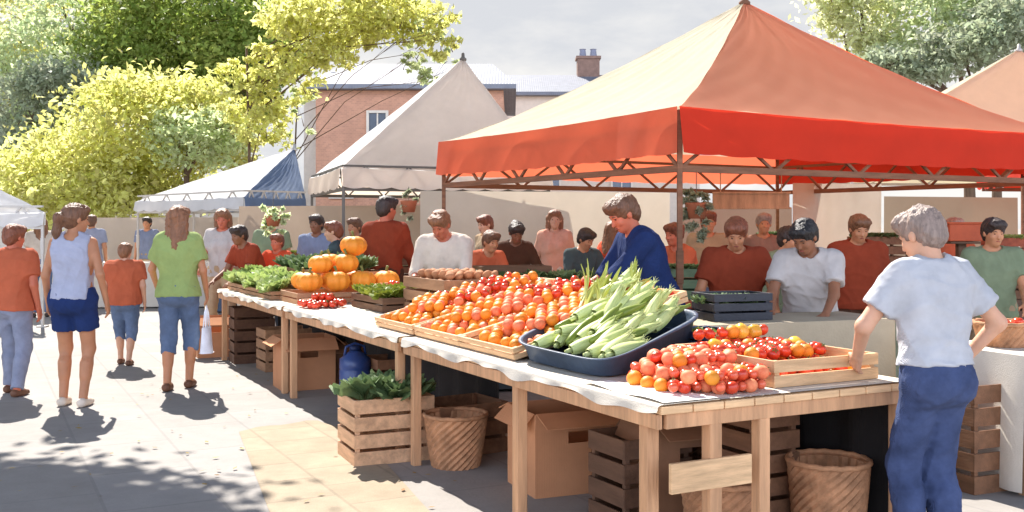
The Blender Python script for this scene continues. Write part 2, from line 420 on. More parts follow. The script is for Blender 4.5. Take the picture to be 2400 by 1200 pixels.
    if hair:
        hp = [ell(Hd(0, -.018, .042), (.089, .106, .09), RH, k=.02), ell(Hd(.02, .06, .085), (.055, .04, .03), RH, k=.03), ell(Hd(-.03, .055, .082), (.05, .04, .03), RH, k=.03)]
        cutf = [ell(Hd(.006, .105, -.045), (.078, .085, .094), RH, k=.008, sub=True)]
        if style == 'short':
            hp += [ell(Hd(0, -.06, -.02), (.07, .06, .07), RH, k=.03)]
        elif style == 'bun':
            hp += [ell(Hd(0, -.05, .0), (.075, .07, .075), RH, k=.03), ell(Hd(0, -.12, .06), (.04, .04, .038), RH, k=.015)]
        elif style == 'pony':
            hp += [ell(Hd(0, -.05, -.01), (.072, .065, .075), RH, k=.03), cap(Hd(0, -.11, .035), Hd(.0, -.15, .0), .025, .032, k=.02),
                   cap(Hd(0, -.15, .0), Hd(-.02, -.15, -.12), .034, .028, k=.03), cap(Hd(-.02, -.15, -.12), Hd(-.03, -.13, -.22), .028, .01, k=.03)]
        elif style == 'long':
            for x_ in (-.07, -.035, 0, .035, .07):
                hp.append(cap(Hd(x_, -.05 - .02 * (1 - abs(x_) / .07), .02), T(x_ * 1.25, -.105 + abs(x_) * .35, .40 + abs(x_) * .3), .034, .026, k=.03))
        elif style == 'bob':
            for x_ in (-.075, -.04, 0, .04, .075):
                hp.append(cap(Hd(x_, -.045, .02), Hd(x_ * 1.1, -.05, -.10), .034, .03, k=.03))
        mk('hair', hp + cutf, hair, h * .8, noise=hn)
    dk = mat('eye_dark', srgb(52, 38, 30), rough=.25, var=.1)
    for x_ in (-.03, .03):
        e = MB(); c = Hd(x_, .0805, .002) * s
        e.lathe([(0, -.0065 * s), (.006 * s, -.005 * s), (.0095 * s, 0), (.006 * s, .005 * s), (0, .0065 * s)], 10, c).build('eye', dk, root, smooth=True)
    if h < .0125:
        lipm = mat('lips', srgb(150, 78, 66), rough=.5, var=.1); brm = hair or dk
        MB().tube([Hd(-.02, .0905, -.063) * s, Hd(-.008, .0955, -.061) * s, Hd(.008, .0955, -.061) * s, Hd(.02, .0905, -.063) * s], [.002 * s, .0045 * s, .0045 * s, .002 * s], 8).build('mouth', lipm, root, smooth=True)
        for g_ in (-1, 1):
            MB().tube([Hd(g_ * .014, .0925, .020) * s, Hd(g_ * .03, .0905, .0255) * s, Hd(g_ * .046, .0805, .020) * s], [.0025 * s, .004 * s, .002 * s], 6).build('eyebrow', brm, root, smooth=True)
    return root
# ------------------------------------------------------------------ camera, light, sky
cam = bpy.data.cameras.new('camera'); co = bpy.data.objects.new('camera', cam); COL.objects.link(co)
cam.sensor_width = 36; cam.lens = 36.0; cam.shift_y = -(600 - HZ) / 2400.0; cam.clip_end = 2000; cam.clip_start = .05
co.location = (0, 0, CAMH); co.rotation_euler = (R(90), 0, 0); SC.camera = co
SUN_EL = 47; sdir = Vector((.42 * math.cos(R(SUN_EL)), -.9075 * math.cos(R(SUN_EL)), -math.sin(R(SUN_EL))))
sl = bpy.data.lights.new('sun', 'SUN'); sl.energy = 4.8; sl.angle = R(.5); sl.color = (1, .95, .885)
so = bpy.data.objects.new('sun', sl); COL.objects.link(so); so.rotation_euler = sdir.to_track_quat('-Z', 'Y').to_euler()
w = bpy.data.worlds.new('World'); SC.world = w; w.use_nodes = True
nt = w.node_tree; N = nt.nodes; L = nt.links; N.clear()
wo = N.new('ShaderNodeOutputWorld'); bg = N.new('ShaderNodeBackground'); sky = N.new('ShaderNodeTexSky')
sky.sky_type = 'NISHITA'; sky.sun_disc = False; sky.sun_elevation = R(SUN_EL); sky.sun_rotation = math.atan2(-.42, .9075); sky.air_density = 1.0; sky.dust_density = 1.0
tc = N.new('ShaderNodeTexCoord'); sep = N.new('ShaderNodeSeparateXYZ'); L.new(tc.outputs['Generated'], sep.inputs[0])
mp = N.new('ShaderNodeMapping'); mp.inputs['Scale'].default_value = (1.6, 1.6, 4.5); L.new(tc.outputs['Generated'], mp.inputs['Vector'])
cn = N.new('ShaderNodeTexNoise'); cn.inputs['Scale'].default_value = 2.3; cn.inputs['Detail'].default_value = 9; cn.inputs['Roughness'].default_value = .6; L.new(mp.outputs[0], cn.inputs['Vector'])
cr = N.new('ShaderNodeMapRange'); cr.inputs['From Min'].default_value = .44; cr.inputs['From Max'].default_value = .60; L.new(cn.outputs['Fac'], cr.inputs['Value'])
hz = N.new('ShaderNodeMapRange'); hz.inputs['From Min'].default_value = .5; hz.inputs['From Max'].default_value = .02; L.new(sep.outputs['Z'], hz.inputs['Value'])
mul = N.new('ShaderNodeMath'); mul.operation = 'MULTIPLY'; L.new(cr.outputs[0], mul.inputs[0]); L.new(hz.outputs[0], mul.inputs[1])
thin = N.new('ShaderNodeMix'); thin.data_type = 'RGBA'; thin.inputs[0].default_value = .6; thin.inputs[7].default_value = (6.0, 6.15, 6.5, 1); L.new(sky.outputs[0], thin.inputs[6]); th_ = N.new('ShaderNodeMath'); th_.operation = 'MULTIPLY'; th_.inputs[1].default_value = 1.7; th_.use_clamp = True; L.new(hz.outputs[0], th_.inputs[0]); L.new(th_.outputs[0], thin.inputs[0])
mx = N.new('ShaderNodeMix'); mx.data_type = 'RGBA'; mx.inputs[7].default_value = (8.3, 8.1, 7.8, 1); L.new(mul.outputs[0], mx.inputs[0]); L.new(thin.outputs[2], mx.inputs[6])
# an unseen cloud bank added low behind the eye, to brighten sides facing it
bk = N.new('ShaderNodeMapRange'); bk.inputs['From Min'].default_value = .05; bk.inputs['From Max'].default_value = -.45; L.new(sep.outputs['Y'], bk.inputs['Value'])
b2 = N.new('ShaderNodeMapRange'); b2.inputs['From Min'].default_value = .62; b2.inputs['From Max'].default_value = .35; L.new(sep.outputs['Z'], b2.inputs['Value'])
b3 = N.new('ShaderNodeMapRange'); b3.inputs['From Min'].default_value = .36; b3.inputs['From Max'].default_value = .56; L.new(cn.outputs['Fac'], b3.inputs['Value'])
bm = N.new('ShaderNodeMath'); bm.operation = 'MULTIPLY'; L.new(bk.outputs[0], bm.inputs[0]); L.new(b2.outputs[0], bm.inputs[1])
bn = N.new('ShaderNodeMath'); bn.operation = 'MULTIPLY'; L.new(bm.outputs[0], bn.inputs[0]); L.new(b3.outputs[0], bn.inputs[1])
mb = N.new('ShaderNodeMix'); mb.data_type = 'RGBA'; mb.inputs[7].default_value = (30, 34, 43, 1); L.new(bn.outputs[0], mb.inputs[0]); L.new(mx.outputs[2], mb.inputs[6]); L.new(mb.outputs[2], bg.inputs['Color']); bg.inputs['Strength'].default_value = .05; L.new(bg.outputs[0], wo.inputs['Surface'])
SC.view_settings.view_transform = 'Standard'; SC.view_settings.look = 'None'; SC.view_settings.gamma = 1; SC.view_settings.exposure = 1.28
SC.cycles.use_denoising = True; SC.cycles.max_bounces = 8; SC.cycles.diffuse_bounces = 4; SC.cycles.transmission_bounces = 4

# ------------------------------------------------------------------ table axes: corner C, long direction U (away), depth direction W (to the right)
C0 = Vector((.60, 4.12)); U = Vector((-.461, .887)); W = Vector((.887, .461)); AU = math.atan2(U.y, U.x)
def uv(u, v, z=0.0):
    p = C0 + U * u + W * v; return Vector((p.x, p.y, z))
RZT = math.atan2(W.y, W.x)            # rotation that sends local x to W and local y to U

# ------------------------------------------------------------------ ground
m_pave = mat('paving', srgb(150, 145, 140), rough=.85, var=.07, scale=.9, bump=.25, bscale=40, spec=.2)
def paving_nodes(m, s, dark, off=.5, wd=.9, ht=.6):
    nt = m.node_tree; p = next(n for n in nt.nodes if n.type == 'BSDF_PRINCIPLED'); src = p.inputs['Base Color'].links[0].from_socket
    tc = nt.nodes.new('ShaderNodeTexCoord'); mp = nt.nodes.new('ShaderNodeMapping'); mp.inputs['Rotation'].default_value = (0, 0, -AU)
    nt.links.new(tc.outputs['Object'], mp.inputs['Vector'])
    b = nt.nodes.new('ShaderNodeTexBrick'); b.inputs['Scale'].default_value = s; b.inputs['Mortar Size'].default_value = .012; b.inputs['Mortar Smooth'].default_value = .4
    b.inputs['Brick Width'].default_value = wd; b.inputs['Row Height'].default_value = ht
    b.inputs['Color1'].default_value = (1, 1, 1, 1); b.inputs['Color2'].default_value = (.93, .92, .9, 1); b.inputs['Mortar'].default_value = (dark, dark, dark, 1)
    nt.links.new(mp.outputs[0], b.inputs['Vector'])
    n = nt.nodes.new('ShaderNodeTexNoise'); n.inputs['Scale'].default_value = 5; n.inputs['Detail'].default_value = 8; n.inputs['Roughness'].default_value = .7; nt.links.new(tc.outputs['Object'], n.inputs['Vector'])
    mr = nt.nodes.new('ShaderNodeMapRange'); mr.inputs['From Min'].default_value = .35; mr.inputs['From Max'].default_value = .7; mr.inputs['To Min'].default_value = .90; mr.inputs['To Max'].default_value = 1.03
    nt.links.new(n.outputs['Fac'], mr.inputs['Value'])
    x = nt.nodes.new('ShaderNodeMix'); x.data_type = 'RGBA'; x.blend_type = 'MULTIPLY'; x.inputs[0].default_value = 1; nt.links.new(src, x.inputs[6]); nt.links.new(b.outputs['Color'], x.inputs[7])
    y = nt.nodes.new('ShaderNodeVectorMath'); y.operation = 'SCALE'; nt.links.new(x.outputs[2], y.inputs[0]); nt.links.new(mr.outputs[0], y.inputs['Scale'])
    nt.links.new(y.outputs[0], p.inputs['Base Color'])
paving_nodes(m_pave, 1.0, .84)
g = MB(); g.grid(lambda a, b: Vector((-300 + 600 * a, -60 + 660 * b, 0)), 4, 4)
tag(g.build('ground', m_pave), kind='structure')
m_path = mat('sandy_path', srgb(164, 149, 128), rough=.9, var=.08, scale=2.5, bump=.3, bscale=70, spec=.15)
paving_nodes(m_path, 1.0, .8, wd=.45, ht=.45)
g = MB(); a0, b0 = at(560, 7.6), at(860, 7.3)
a1, b1 = at(560, 7.6) - Vector((U.x, U.y, 0)) * 4.6, at(860, 7.3) - Vector((U.x, U.y, 0)) * 4.6
b1 = Vector((.35, 3.1, 0)); a1 = Vector((-.55, 3.3, 0))
g.grid(lambda s, t: a0.lerp(a1, t).lerp(b0.lerp(b1, t), s) + Vector((0, .55 * math.sin(s * 3.1) * (1 - t) + .06 * math.sin(s * 17) * (1 - t), .004)), 12, 12)
tag(g.build('path', m_path), kind='structure')

# ------------------------------------------------------------------ trees
def leaf_mesh(name, blobs, size, m, parent, seed, clump=26, sig=.34):
    r = np.random.default_rng(seed); P = []
    for (cx, cy, cz, rx, ry, rz, n) in blobs:
        nc = max(3, n // clump)
        d = r.normal(size=(nc, 3)); d /= np.linalg.norm(d, axis=1)[:, None]
        rad = r.uniform(.25, 1.08, nc) ** .5; cc = d * rad[:, None]
        i = r.integers(0, nc, n); sg = sig * r.uniform(.35, 1.3, nc)[i][:, None]
        q = cc[i] * np.array([rx, ry, rz]) + r.normal(size=(n, 3)) * sg * np.array([1.15, 1.15, .55]) * min(rx, 2.2) / 1.6
        P.append(q + np.array([cx, cy, cz]))
    P = np.concatenate(P); n = len(P)
    nv = r.normal(size=(n, 3)) + np.array([0, 0, .8]); nv /= np.linalg.norm(nv, axis=1)[:, None]
    a = np.cross(nv, r.normal(size=(n, 3))); a /= np.linalg.norm(a, axis=1)[:, None]; b = np.cross(nv, a)
    s = size * r.uniform(.6, 1.35, n)[:, None]
    V = np.stack([P - a * s, P + b * s * .5 + nv * s * .12, P + a * s - nv * s * .25, P - b * s * .5 + nv * s * .12], 1).reshape(-1, 3)
    Q = np.arange(4 * n).reshape(-1, 4)
    return arr_mesh(name, V, Q, m, parent, smooth=False)
m_bark = mat('bark', srgb(96, 76, 60), rough=.95, var=.35, scale=9, stretch=(1, 1, .25), bump=.9, bscale=30)
def leafmat(name, rgb, rgb2, tr=.45):
    return mat('leaf_' + name, srgb(*rgb), col2=srgb(*rgb2), rough=.55, var=.2, scale=.55, bump=.1, trans=tr, island=.28, spec=.3)
def tree(label, x, y, h, blobs, m, size=.1, seed=1, tr=.2, sig=.34, group=None):
    size *= .78; blobs = [(*b_[:6], int(b_[6] * (1.35 if m in (LO, LY, LD) else .95))) for b_ in blobs]
    """blobs in world coordinates; the trunk grows from (x, y) and sends a limb towards each blob"""
    root = empty('broadleaf_tree', label, 'tree', (x, y, 0), 0, group)
    b = MB(); rr = random.Random(seed); top = Vector((rr.uniform(-.2, .2), rr.uniform(-.2, .2), h))
    b.tube([(0, 0, -.1), (.03, .02, h * .12), (top.x * .4, top.y * .5, h * .5), top], [tr * 1.35, tr, tr * .8, tr * .6], 12)
    for (cx, cy, cz, rx, ry, rz, n) in blobs:
        e = Vector((cx - x, cy - y, cz)); s = top.lerp(Vector((top.x * .5, top.y * .5, h * .6)), rr.random()) if cz > h * .75 else Vector((top.x * .4, top.y * .5, h * .5))
        mid = s.lerp(e, .5) + Vector((rr.uniform(-.3, .3), rr.uniform(-.3, .3), .25)); b.tube([s, mid, e], [tr * .45, tr * .3, tr * .12], 8)
        for k in range(5):
            q = e + Vector((rr.uniform(-rx, rx), rr.uniform(-ry, ry), rr.uniform(-rz, rz))) * .75
            b.tube([mid.lerp(e, rr.uniform(.3, 1)), e.lerp(q, .5) + Vector((0, 0, .12)), q], [tr * .14, tr * .08, .012], 6)
    b.build('trunk', m_bark, root, smooth=True)
    bl = [(cx - x, cy - y, cz, rx, ry, rz, n) for (cx, cy, cz, rx, ry, rz, n) in blobs]
    leaf_mesh('crown', bl, size, m, root, seed, sig=sig)
    return root
def pb(px, py, Y, rp, rq, n, ry=None):   # a crown blob given by where it stands in front of the eye, radii in metres
    X = (px - CX) / F * Y
    return (X, Y, zat(py, Y), rp, ry or rp, rq, n)
LY = leafmat('yellow_green', (222, 222, 114), (236, 234, 158), .74); LG = leafmat('bright_green', (202, 216, 156), (218, 226, 178), .62)
LO = leafmat('olive', (140, 168, 76), (180, 190, 96), tr=.55); LS = leafmat('sage', (214, 228, 170), (226, 236, 190), .66); LD = leafmat('dark', (156, 172, 132), (178, 182, 156), tr=.5)
LP = leafmat('pale', (238, 242, 180), (244, 246, 200), .75)
OV = -.55
tree('tall tree overhanging the street with dark olive leaves, its bare trunk out of view', -8.4, 10.8, 5.2,
     [(-5.9 + OV, 10.7, 6.5, 1.5, 1.0, .8, 12500), (-4.8 + OV, 10.55, 6.6, 1.2, .9, .7, 9500), (-3.95 + OV, 9.6, 6.6, .9, .8, .6, 4800), (-5.4 + OV, 9.2, 6.5, 1.4, 1.0, .8, 11000), (-7.2 + OV, 11.1, 6.5, 1.2, 1.2, .9, 4500), (-7.0 + OV, 8.8, 6.3, 1.5, 1.3, .9, 5500)], LO, .13, 3, .24)
def pf(px, py, Y, rp, rq, n): return pb(px, py, Y * 1.875, rp * 1.875, rq * 1.875, int(n * 1.15))
def pk(px, py, Y, rp, rq, n): return pb(px, py, Y * 1.25, rp * 1.25, rq * 1.25, n)
tree('broad tree with a dense dark olive crown over the street', -16.12, 45.93, 8.00,
     [pf(440, 70, 24, 2.3, 1.3, 5600), pf(330, 120, 24.5, 1.5, 1.1, 3200), pf(570, 130, 23.5, 1.3, .95, 3000), pf(520, 20, 24, 2.3, .8, 3600), pf(605, 210, 23.8, .55, .65, 900), pf(480, 240, 23.8, 1.2, .8, 1900), pf(350, 210, 24, 1.0, .8, 1500)], LO, .18, 5, .33)
tree('yellow green tree behind the women in tank tops', -9.88, 27.50, 4.32,
     [pk(330, 300, 21, 1.5, 1.1, 4200), pk(190, 400, 21.5, 1.5, 1.0, 4000), pk(450, 260, 21, 1.0, .7, 2000), pk(250, 460, 21, 1.6, .5, 2600), pk(110, 430, 22, 1.0, .8, 1800), pk(540, 330, 21, .6, .55, 900), pk(60, 480, 22, 1.0, .5, 1500), pk(400, 400, 21.5, .9, .6, 1500)], LY, .12, 8, .2)
tree('sage green tree filling the upper left behind the olive crown', -19.12, 48.75, 7.31,
     [pf(170, 60, 25, 1.8, 1.5, 4600), pf(200, 190, 25, 1.3, 1.0, 2600), pf(50, 240, 25.5, 1.4, 1.8, 3600), pf(120, 330, 25, 1.4, 1.1, 2600)], LS, .18, 12, .33)
tree('dusky tree with grey green leaves low beside the sage tree', -18.57, 44.25, 5.22,
     [pf(150, 200, 23, 1.0, .55, 1900), pf(60, 270, 23, .8, 1.0, 1600), pf(20, 380, 23, .5, .7, 700)], LD, .16, 13, .24)
tree('pale yellow tree at the far left edge of the sky', -26.62, 54.38, 8.35,
     [pf(50, 60, 28, 1.7, 2.0, 3600), pf(10, 210, 28, 1.2, 1.5, 2200)], LY, .20, 14, .33)
tree('small rounded sage tree just left of the peaked canopy with blue painted shade', -8.25, 25.62, 2.88,
     [pk(455, 330, 20, .85, .55, 1900), pk(520, 300, 20, .6, .4, 1200), pk(400, 300, 20.3, .5, .4, 800)], LG, .10, 15, .10)
tree('slender tree with airy yellow leaves against the bright sky', -5.95, 23.4, 5.6,
     [pk(790, 30, 18.5, 1.15, .6, 2300), pk(700, 80, 18.5, .75, .6, 1500), pk(960, 40, 18.3, .75, .5, 1000), pk(620, 290, 18.6, .55, .5, 800), pk(690, 190, 18.6, .45, .4, 420), pk(640, 140, 18.6, .5, .45, 600), pk(1035, 90, 18.2, .34, .45, 320), pk(780, 130, 18.5, .5, .26, 460), pk(560, 220, 18.8, .55, .6, 800), pk(880, 10, 18.4, .8, .4, 900), pk(850, 70, 18.5, .6, .3, 500)], LY, .10, 21, .045, sig=.22)
tree('thin drooping spray of light green leaves over the brick house', -5.6, 26.0, 5.0,
     [pk(1000, 120, 19.2, .34, .55, 420), pk(1060, 160, 19.2, .3, .45, 330), pk(960, 140, 19.2, .22, .35, 200), pk(1010, 190, 19.2, .38, .18, 300), pk(980, 60, 19.4, .34, .45, 330), pk(700, 270, 19.2, .3, .55, 330), pk(900, 30, 19.3, .7, .4, 500)], LG, .095, 22, .03, sig=.18)
tree('pale green tree right of the red canopy peak', 11.62, 33.75, 5.04,
     [pk(2020, 30, 26, 1.1, 1.2, 2600), pk(2040, 130, 26, .6, .7, 900), pk(1960, 0, 26, .7, .8, 900)], LP, .14, 31, .18)
tree('grey green tree rising at the upper right corner', 15.12, 33.75, 5.52,
     [pk(2190, 40, 25.5, 1.1, 1.2, 2800), pk(2120, 140, 25.5, 1.1, .4, 1500), pk(2330, 20, 25.5, 1.2, .8, 2000)], LS, .14, 32, .22)
tree('dark tree behind the pink peaked canopy', 14.50, 30.62, 4.56,
     [pk(2260, 110, 23.5, 1.0, .5, 2200), pk(2360, 60, 23.5, .9, .6, 1900), pk(2080, 150, 23.5, .6, .35, 900), pk(2180, 170, 23.5, .6, .2, 700)], LD, .12, 33, .18)

# ------------------------------------------------------------------ buildings
m_brick = mat('brick', srgb(204, 156, 132), rough=.9, var=.12, scale=1.2, bump=.2)
def brickify(m, s=4.0):
    nt = m.node_tree; p = next(n for n in nt.nodes if n.type == 'BSDF_PRINCIPLED'); src = p.inputs['Base Color'].links[0].from_socket
    tc = nt.nodes.new('ShaderNodeTexCoord'); mp = nt.nodes.new('ShaderNodeMapping'); mp.inputs['Rotation'].default_value = (R(90), 0, 0); nt.links.new(tc.outputs['Object'], mp.inputs[0])
    b = nt.nodes.new('ShaderNodeTexBrick'); b.inputs['Scale'].default_value = s; b.inputs['Color1'].default_value = (1, .95, .9, 1); b.inputs['Color2'].default_value = (.78, .74, .72, 1); b.inputs['Mortar'].default_value = (1.05, 1.05, 1.0, 1)
    nt.links.new(mp.outputs[0], b.inputs['Vector'])
    x = nt.nodes.new('ShaderNodeMix'); x.data_type = 'RGBA'; x.blend_type = 'MULTIPLY'; x.inputs[0].default_value = .8; nt.links.new(src, x.inputs[6]); nt.links.new(b.outputs['Color'], x.inputs[7]); nt.links.new(x.outputs[2], p.inputs['Base Color'])
brickify(m_brick)
m_slate = mat('slate_roof', srgb(120, 122, 130), rough=.7, var=.12, scale=3, bump=.5, bscale=14, weave=3)
m_trim = mat('pale_trim', srgb(214, 204, 190), rough=.8, var=.08); m_glass = mat('dark_glass', srgb(70, 80, 96), rough=.08, var=.1, spec=.6)
def house(label, x0, x1, Y, ze, zr, depth, over=.5, wins=(), m_w=None, wing=None):
    X0, X1 = at(x0, Y).x, at(x1, Y).x; root = empty('brick_house', label, 'building', ((X0 + X1) / 2, Y, 0)); w_ = (X1 - X0) / 2; m_w = m_w or m_brick
    MB().box((0, depth / 2, ze / 2), (2 * w_, depth, ze)).build('wall', m_w, root)
    r_ = MB(); o = over; e = ze + .01
    vs = [(-w_ - o, -o, e), (w_ + o, -o, e), (w_ + o, depth + o, e), (-w_ - o, depth + o, e), (-w_ - o, -o, e + .16), (w_ + o, -o, e + .16), (w_ + o, depth + o, e + .16), (-w_ - o, depth + o, e + .16),
          (-w_ * .86, depth / 2, zr), (w_ * .86, depth / 2, zr)]
    r_.add(vs, [(3, 2, 1, 0), (0, 1, 5, 4), (1, 2, 6, 5), (2, 3, 7, 6), (3, 0, 4, 7), (4, 5, 9, 8), (5, 6, 9), (6, 7, 8, 9), (7, 4, 8)])
    roof = r_.build('roof', m_slate, root)
    for (wx, wz, ww, wh) in wins:
        fr = MB(); 
        for sx in (-1, 1): fr.box((wx + sx * (ww / 2 + .04), -.04, wz), (.09, .12, wh + .17))
        for sz in (-1, 1): fr.box((wx, -.04, wz + sz * (wh / 2 + .04)), (ww, .12, .09))
        fr.box((wx, -.03, wz), (.05, .06, wh)); f_ = fr.build('window', m_trim, root)
        MB().box((wx, -.01, wz), (ww, .03, wh)).build('pane', m_glass, f_)
    if wing: MB().box((-w_ - wing / 2, depth / 2 + .1, ze * .48), (wing, depth * .8, ze * .96)).build('side_wing', m_trim, root)
    return root, roof
Yh = 36; ze = zat(212, Yh)
house('brick house with grey slate roof and one small window above the beige canopy', 740, 1180, Yh, ze, zat(150, Yh + 4), 8, .45,
      [(at(885, Yh).x - at(960, Yh).x, zat(290, Yh), .6, .75), (at(1010, Yh).x - at(960, Yh).x, zat(290, Yh), .6, .75), (at(800, Yh).x - at(960, Yh).x, zat(430, Yh), .7, .9)], wing=.6)
h2, roof2 = house('distant house with grey roof and brick chimney beside the cream canopy', 1130, 1640, 50, zat(226, 50), zat(176, 54), 8, .5, [(-2, 4.0, .9, 1.2), (1.5, 4.0, .9, 1.2)], m_w=mat('cream_render', srgb(216, 200, 182), var=.06))
X2 = at(1378, 54).x - (at(1130, 50).x + at(1640, 50).x) / 2
ch = MB(); zc0, zc1 = zat(205, 54), zat(140, 54); ch.box((X2, 4, (zc0 + zc1) / 2 - .4), (1.15, .9, zc1 - zc0 + .8)); ch.box((X2, 4, zc1 + .06), (1.3, 1.05, .14))
cho = ch.build('chimney', mat('chimney_brick', srgb(132, 104, 90), var=.2, scale=4), roof2); 
cp = MB()
for dx in (-.28, .28): cp.lathe([(.17, zc1 + .1), (.2, zc1 + .15), (.15, zc1 + .5), (.18, zc1 + .55)], 12, (X2 + dx, 4, 0))
cp.build('chimney_pot', mat('pot', srgb(140, 142, 156), var=.1), cho)
wl_ = MB(); wl_.box((-13.0, 42, 1.1), (24, .4, 2.2)); 
for k in range(9): wl_.box((-24.5 + k * 2.9, 41.74, 1.18), (.4, .14, 2.36))
tag(wl_.build('boundary_wall', mat('pale_plaster', srgb(222, 208, 188), var=.06, scale=1.2), bevel=.02), 'long low cream plastered wall with piers at the far end of the street', 'wall')

# ------------------------------------------------------------------ canopies
def fabric(name, rgb, tr=.45, rough=.85):
    return mat('canvas_' + name, srgb(*rgb), rough=rough, var=.06, scale=2.2, bump=.25, bscale=180, weave=90, trans=tr, spec=.2)
m_alu = mat('tent_steel', srgb(178, 172, 164), rough=.4, metal=.3, var=.08); m_brownpole = wood('brown_pole', srgb(126, 86, 62)); m_darkpole = mat('dark_pole', srgb(98, 92, 84), rough=.5, var=.1)
def canopy(label, Nn, Fl, Rr, zt, zb, zp, mats, vmats, peak=None, e=1.15, pole=None, scal=.05, nsc=9, name='market_canopy', legs=(0, 1, 2, 3), group=None, rail=True, rs=.018, ro=0.0):
    Nn, Fl, Rr = Vector(Nn), Vector(Fl), Vector(Rr); Op = Fl + Rr - Nn; cs = [Nn, Rr, Op, Fl]; ctr = (Nn + Op) / 2 if peak is None else Vector(peak)
    root = empty(name, label, 'canopy', (ctr.x, ctr.y, 0), 0, group); pole = pole or m_alu
    cs = [Vector((c.x - ctr.x, c.y - ctr.y)) for c in cs]
    for i in range(4):
        A, B = cs[i], cs[(i + 1) % 4]; out = Vector((B.y - A.y, -(B.x - A.x))).normalized()
        if out.dot((A + B) / 2) < 0: out = -out
        def fr(s, t):
            b = A.lerp(B, s); q = b * (1 - t); z = zt + (zp - zt) * t ** e + .006 * math.sin(s * 31 + t * 9 + i) * math.sin(t * 13 - s * 7) + .004 * math.sin(s * 57 - t * 33) - .045 * math.sin(math.pi * s) * math.sin(math.pi * min(t * 1.5, 1)) - .02 * math.sin(math.pi * s) * (1 - t)
            return Vector((q.x, q.y, z))
        MB().grid(fr, 44, 30).build('roof_panel', mats[i], root, smooth=True)
        ph = random.random() * 6
        def fv(s, t):
            b = A.lerp(B, s) + out * (.012 + .018 * t * math.sin(s * 23 + ph) + .012 * t * math.sin(s * 9 + ph) + .02 * t)
            z = zt - .02 * math.sin(math.pi * s) + (zb - zt) * t - (scal * abs(math.sin(s * math.pi * nsc)) * t ** 3)
            return Vector((b.x, b.y, z))
        MB().grid(fv, nsc * 8, 6).build('valance', vmats[i], root, smooth=True)
    ctop = MB(); ctop.lathe([(.0, zp + .10), (.025, zp + .08), (.03, zp + .02), (.06, zp - .01), (.055, zp - .04)], 12); ctop.build('finial', pole, root, smooth=True)
    ins = [c * .985 for c in cs]
    if rail:
        fr_ = MB()
        for i in range(4):
            A, B = ins[i], ins[(i + 1) % 4]; a3 = Vector((*A, zb - .04 - ro)); b3 = Vector((*B, zb - .04 - ro)); fr_.bar(a3, b3, .035, .05)
            a4, b4 = a3 + Vector((0, 0, .32)), b3 + Vector((0, 0, .32)); fr_.bar(a4, b4, .03, .03)
            n_ = 5
            for k in range(n_):
                p0 = a3.lerp(b3, k / n_); p1 = a4.lerp(b4, (k + .5) / n_); p2 = a3.lerp(b3, (k + 1) / n_); fr_.bar(p0, p1, .022, .022); fr_.bar(p1, p2, .022, .022)
            pr_ = [Vector((A.x * (1 - q_ / 8), A.y * (1 - q_ / 8), zt + (zp - zt) * (q_ / 8) ** e - .055)) for q_ in range(9)]
            for q_ in range(8): fr_.bar(pr_[q_], pr_[q_ + 1], .028, .028)
        fr_.build('roof_frame', pole, root)
    for i in legs:
        p = ins[i]; l = MB(); l.bar((p.x, p.y, 0.02), (p.x, p.y, zt - .02), rs * 2.2, rs * 2.2); l.box((p.x, p.y, .012), (.14, .14, .024)); l.bar((p.x, p.y, 1.1), (p.x, p.y, 1.35), rs * 2.9, rs * 2.9)
        l.build('leg', pole, root, bevel=.004)
    return root
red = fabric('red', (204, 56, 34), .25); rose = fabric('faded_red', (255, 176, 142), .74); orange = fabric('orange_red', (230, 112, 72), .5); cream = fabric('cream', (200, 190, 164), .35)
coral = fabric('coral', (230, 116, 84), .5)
Nn = Vector((1.235, 7.6)); d1 = Vector((-.527, .85)); d2 = Vector((.867, .498))
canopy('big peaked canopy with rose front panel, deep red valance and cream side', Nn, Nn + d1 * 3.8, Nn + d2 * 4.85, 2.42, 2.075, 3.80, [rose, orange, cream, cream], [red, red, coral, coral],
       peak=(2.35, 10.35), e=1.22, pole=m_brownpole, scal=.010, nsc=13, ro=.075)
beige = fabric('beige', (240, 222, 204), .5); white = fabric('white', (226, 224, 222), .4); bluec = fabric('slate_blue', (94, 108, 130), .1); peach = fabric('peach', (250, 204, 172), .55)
def cn(label, pn, Yn, pf, Yf, pr, Yr, zt, zb, zp, mats, vm, **k):
    a, b, c = at(pn, Yn), at(pf, Yf), at(pr, Yr); return canopy(label, a.xy, b.xy, c.xy, zt, zb, zp, mats, vm, **k)
cn('beige pyramid canopy with its sunlit left side coloured white, below the brick house', 800, 14.0, 726, 17.2, 1290, 15.2, 2.33, 2.08, 4.25, [beige, beige, white, white], [beige] * 4, peak=at(1085, 16.6).xy, e=1.0, pole=m_darkpole, scal=.03)  # sunlight on the left put into the colour: white panels against shaded beige
cn('white canopy with its front shade coloured slate blue, left of the beige one', 572, 17.3, 318, 20.5, 716, 18.2, 2.02, 1.85, 3.0, [bluec, bluec, white, white], [bluec, bluec, bluec, white], peak=at(690, 19.4).xy, e=.95, scal=.03, pole=m_alu)  # shade on front and right of a white tent, coloured in as slate blue
cn('plain white canopy at the far left edge behind the jeans wearer', 105, 15.5, -60, 18.5, -380, 15.9, 1.74, 1.55, 2.9, [white] * 4, [white] * 4, e=1.0, scal=.03)
cn('cream canopy with a peach peak at the right edge', 1990, 16, 1900, 19, 2760, 16.6, 2.75, 2.35, 4.55, [peach, peach, cream, cream], [cream] * 4, peak=at(2388, 17.5).xy, e=1.05)
cn('low coral canopy beyond the right leg of the big red one', 2395, 10.6, 2300, 13.4, 3000, 11.2, 2.5, 2.05, 3.0, [coral] * 4, [red] * 4, e=1.0, pole=m_brownpole, legs=(0,), scal=.05)
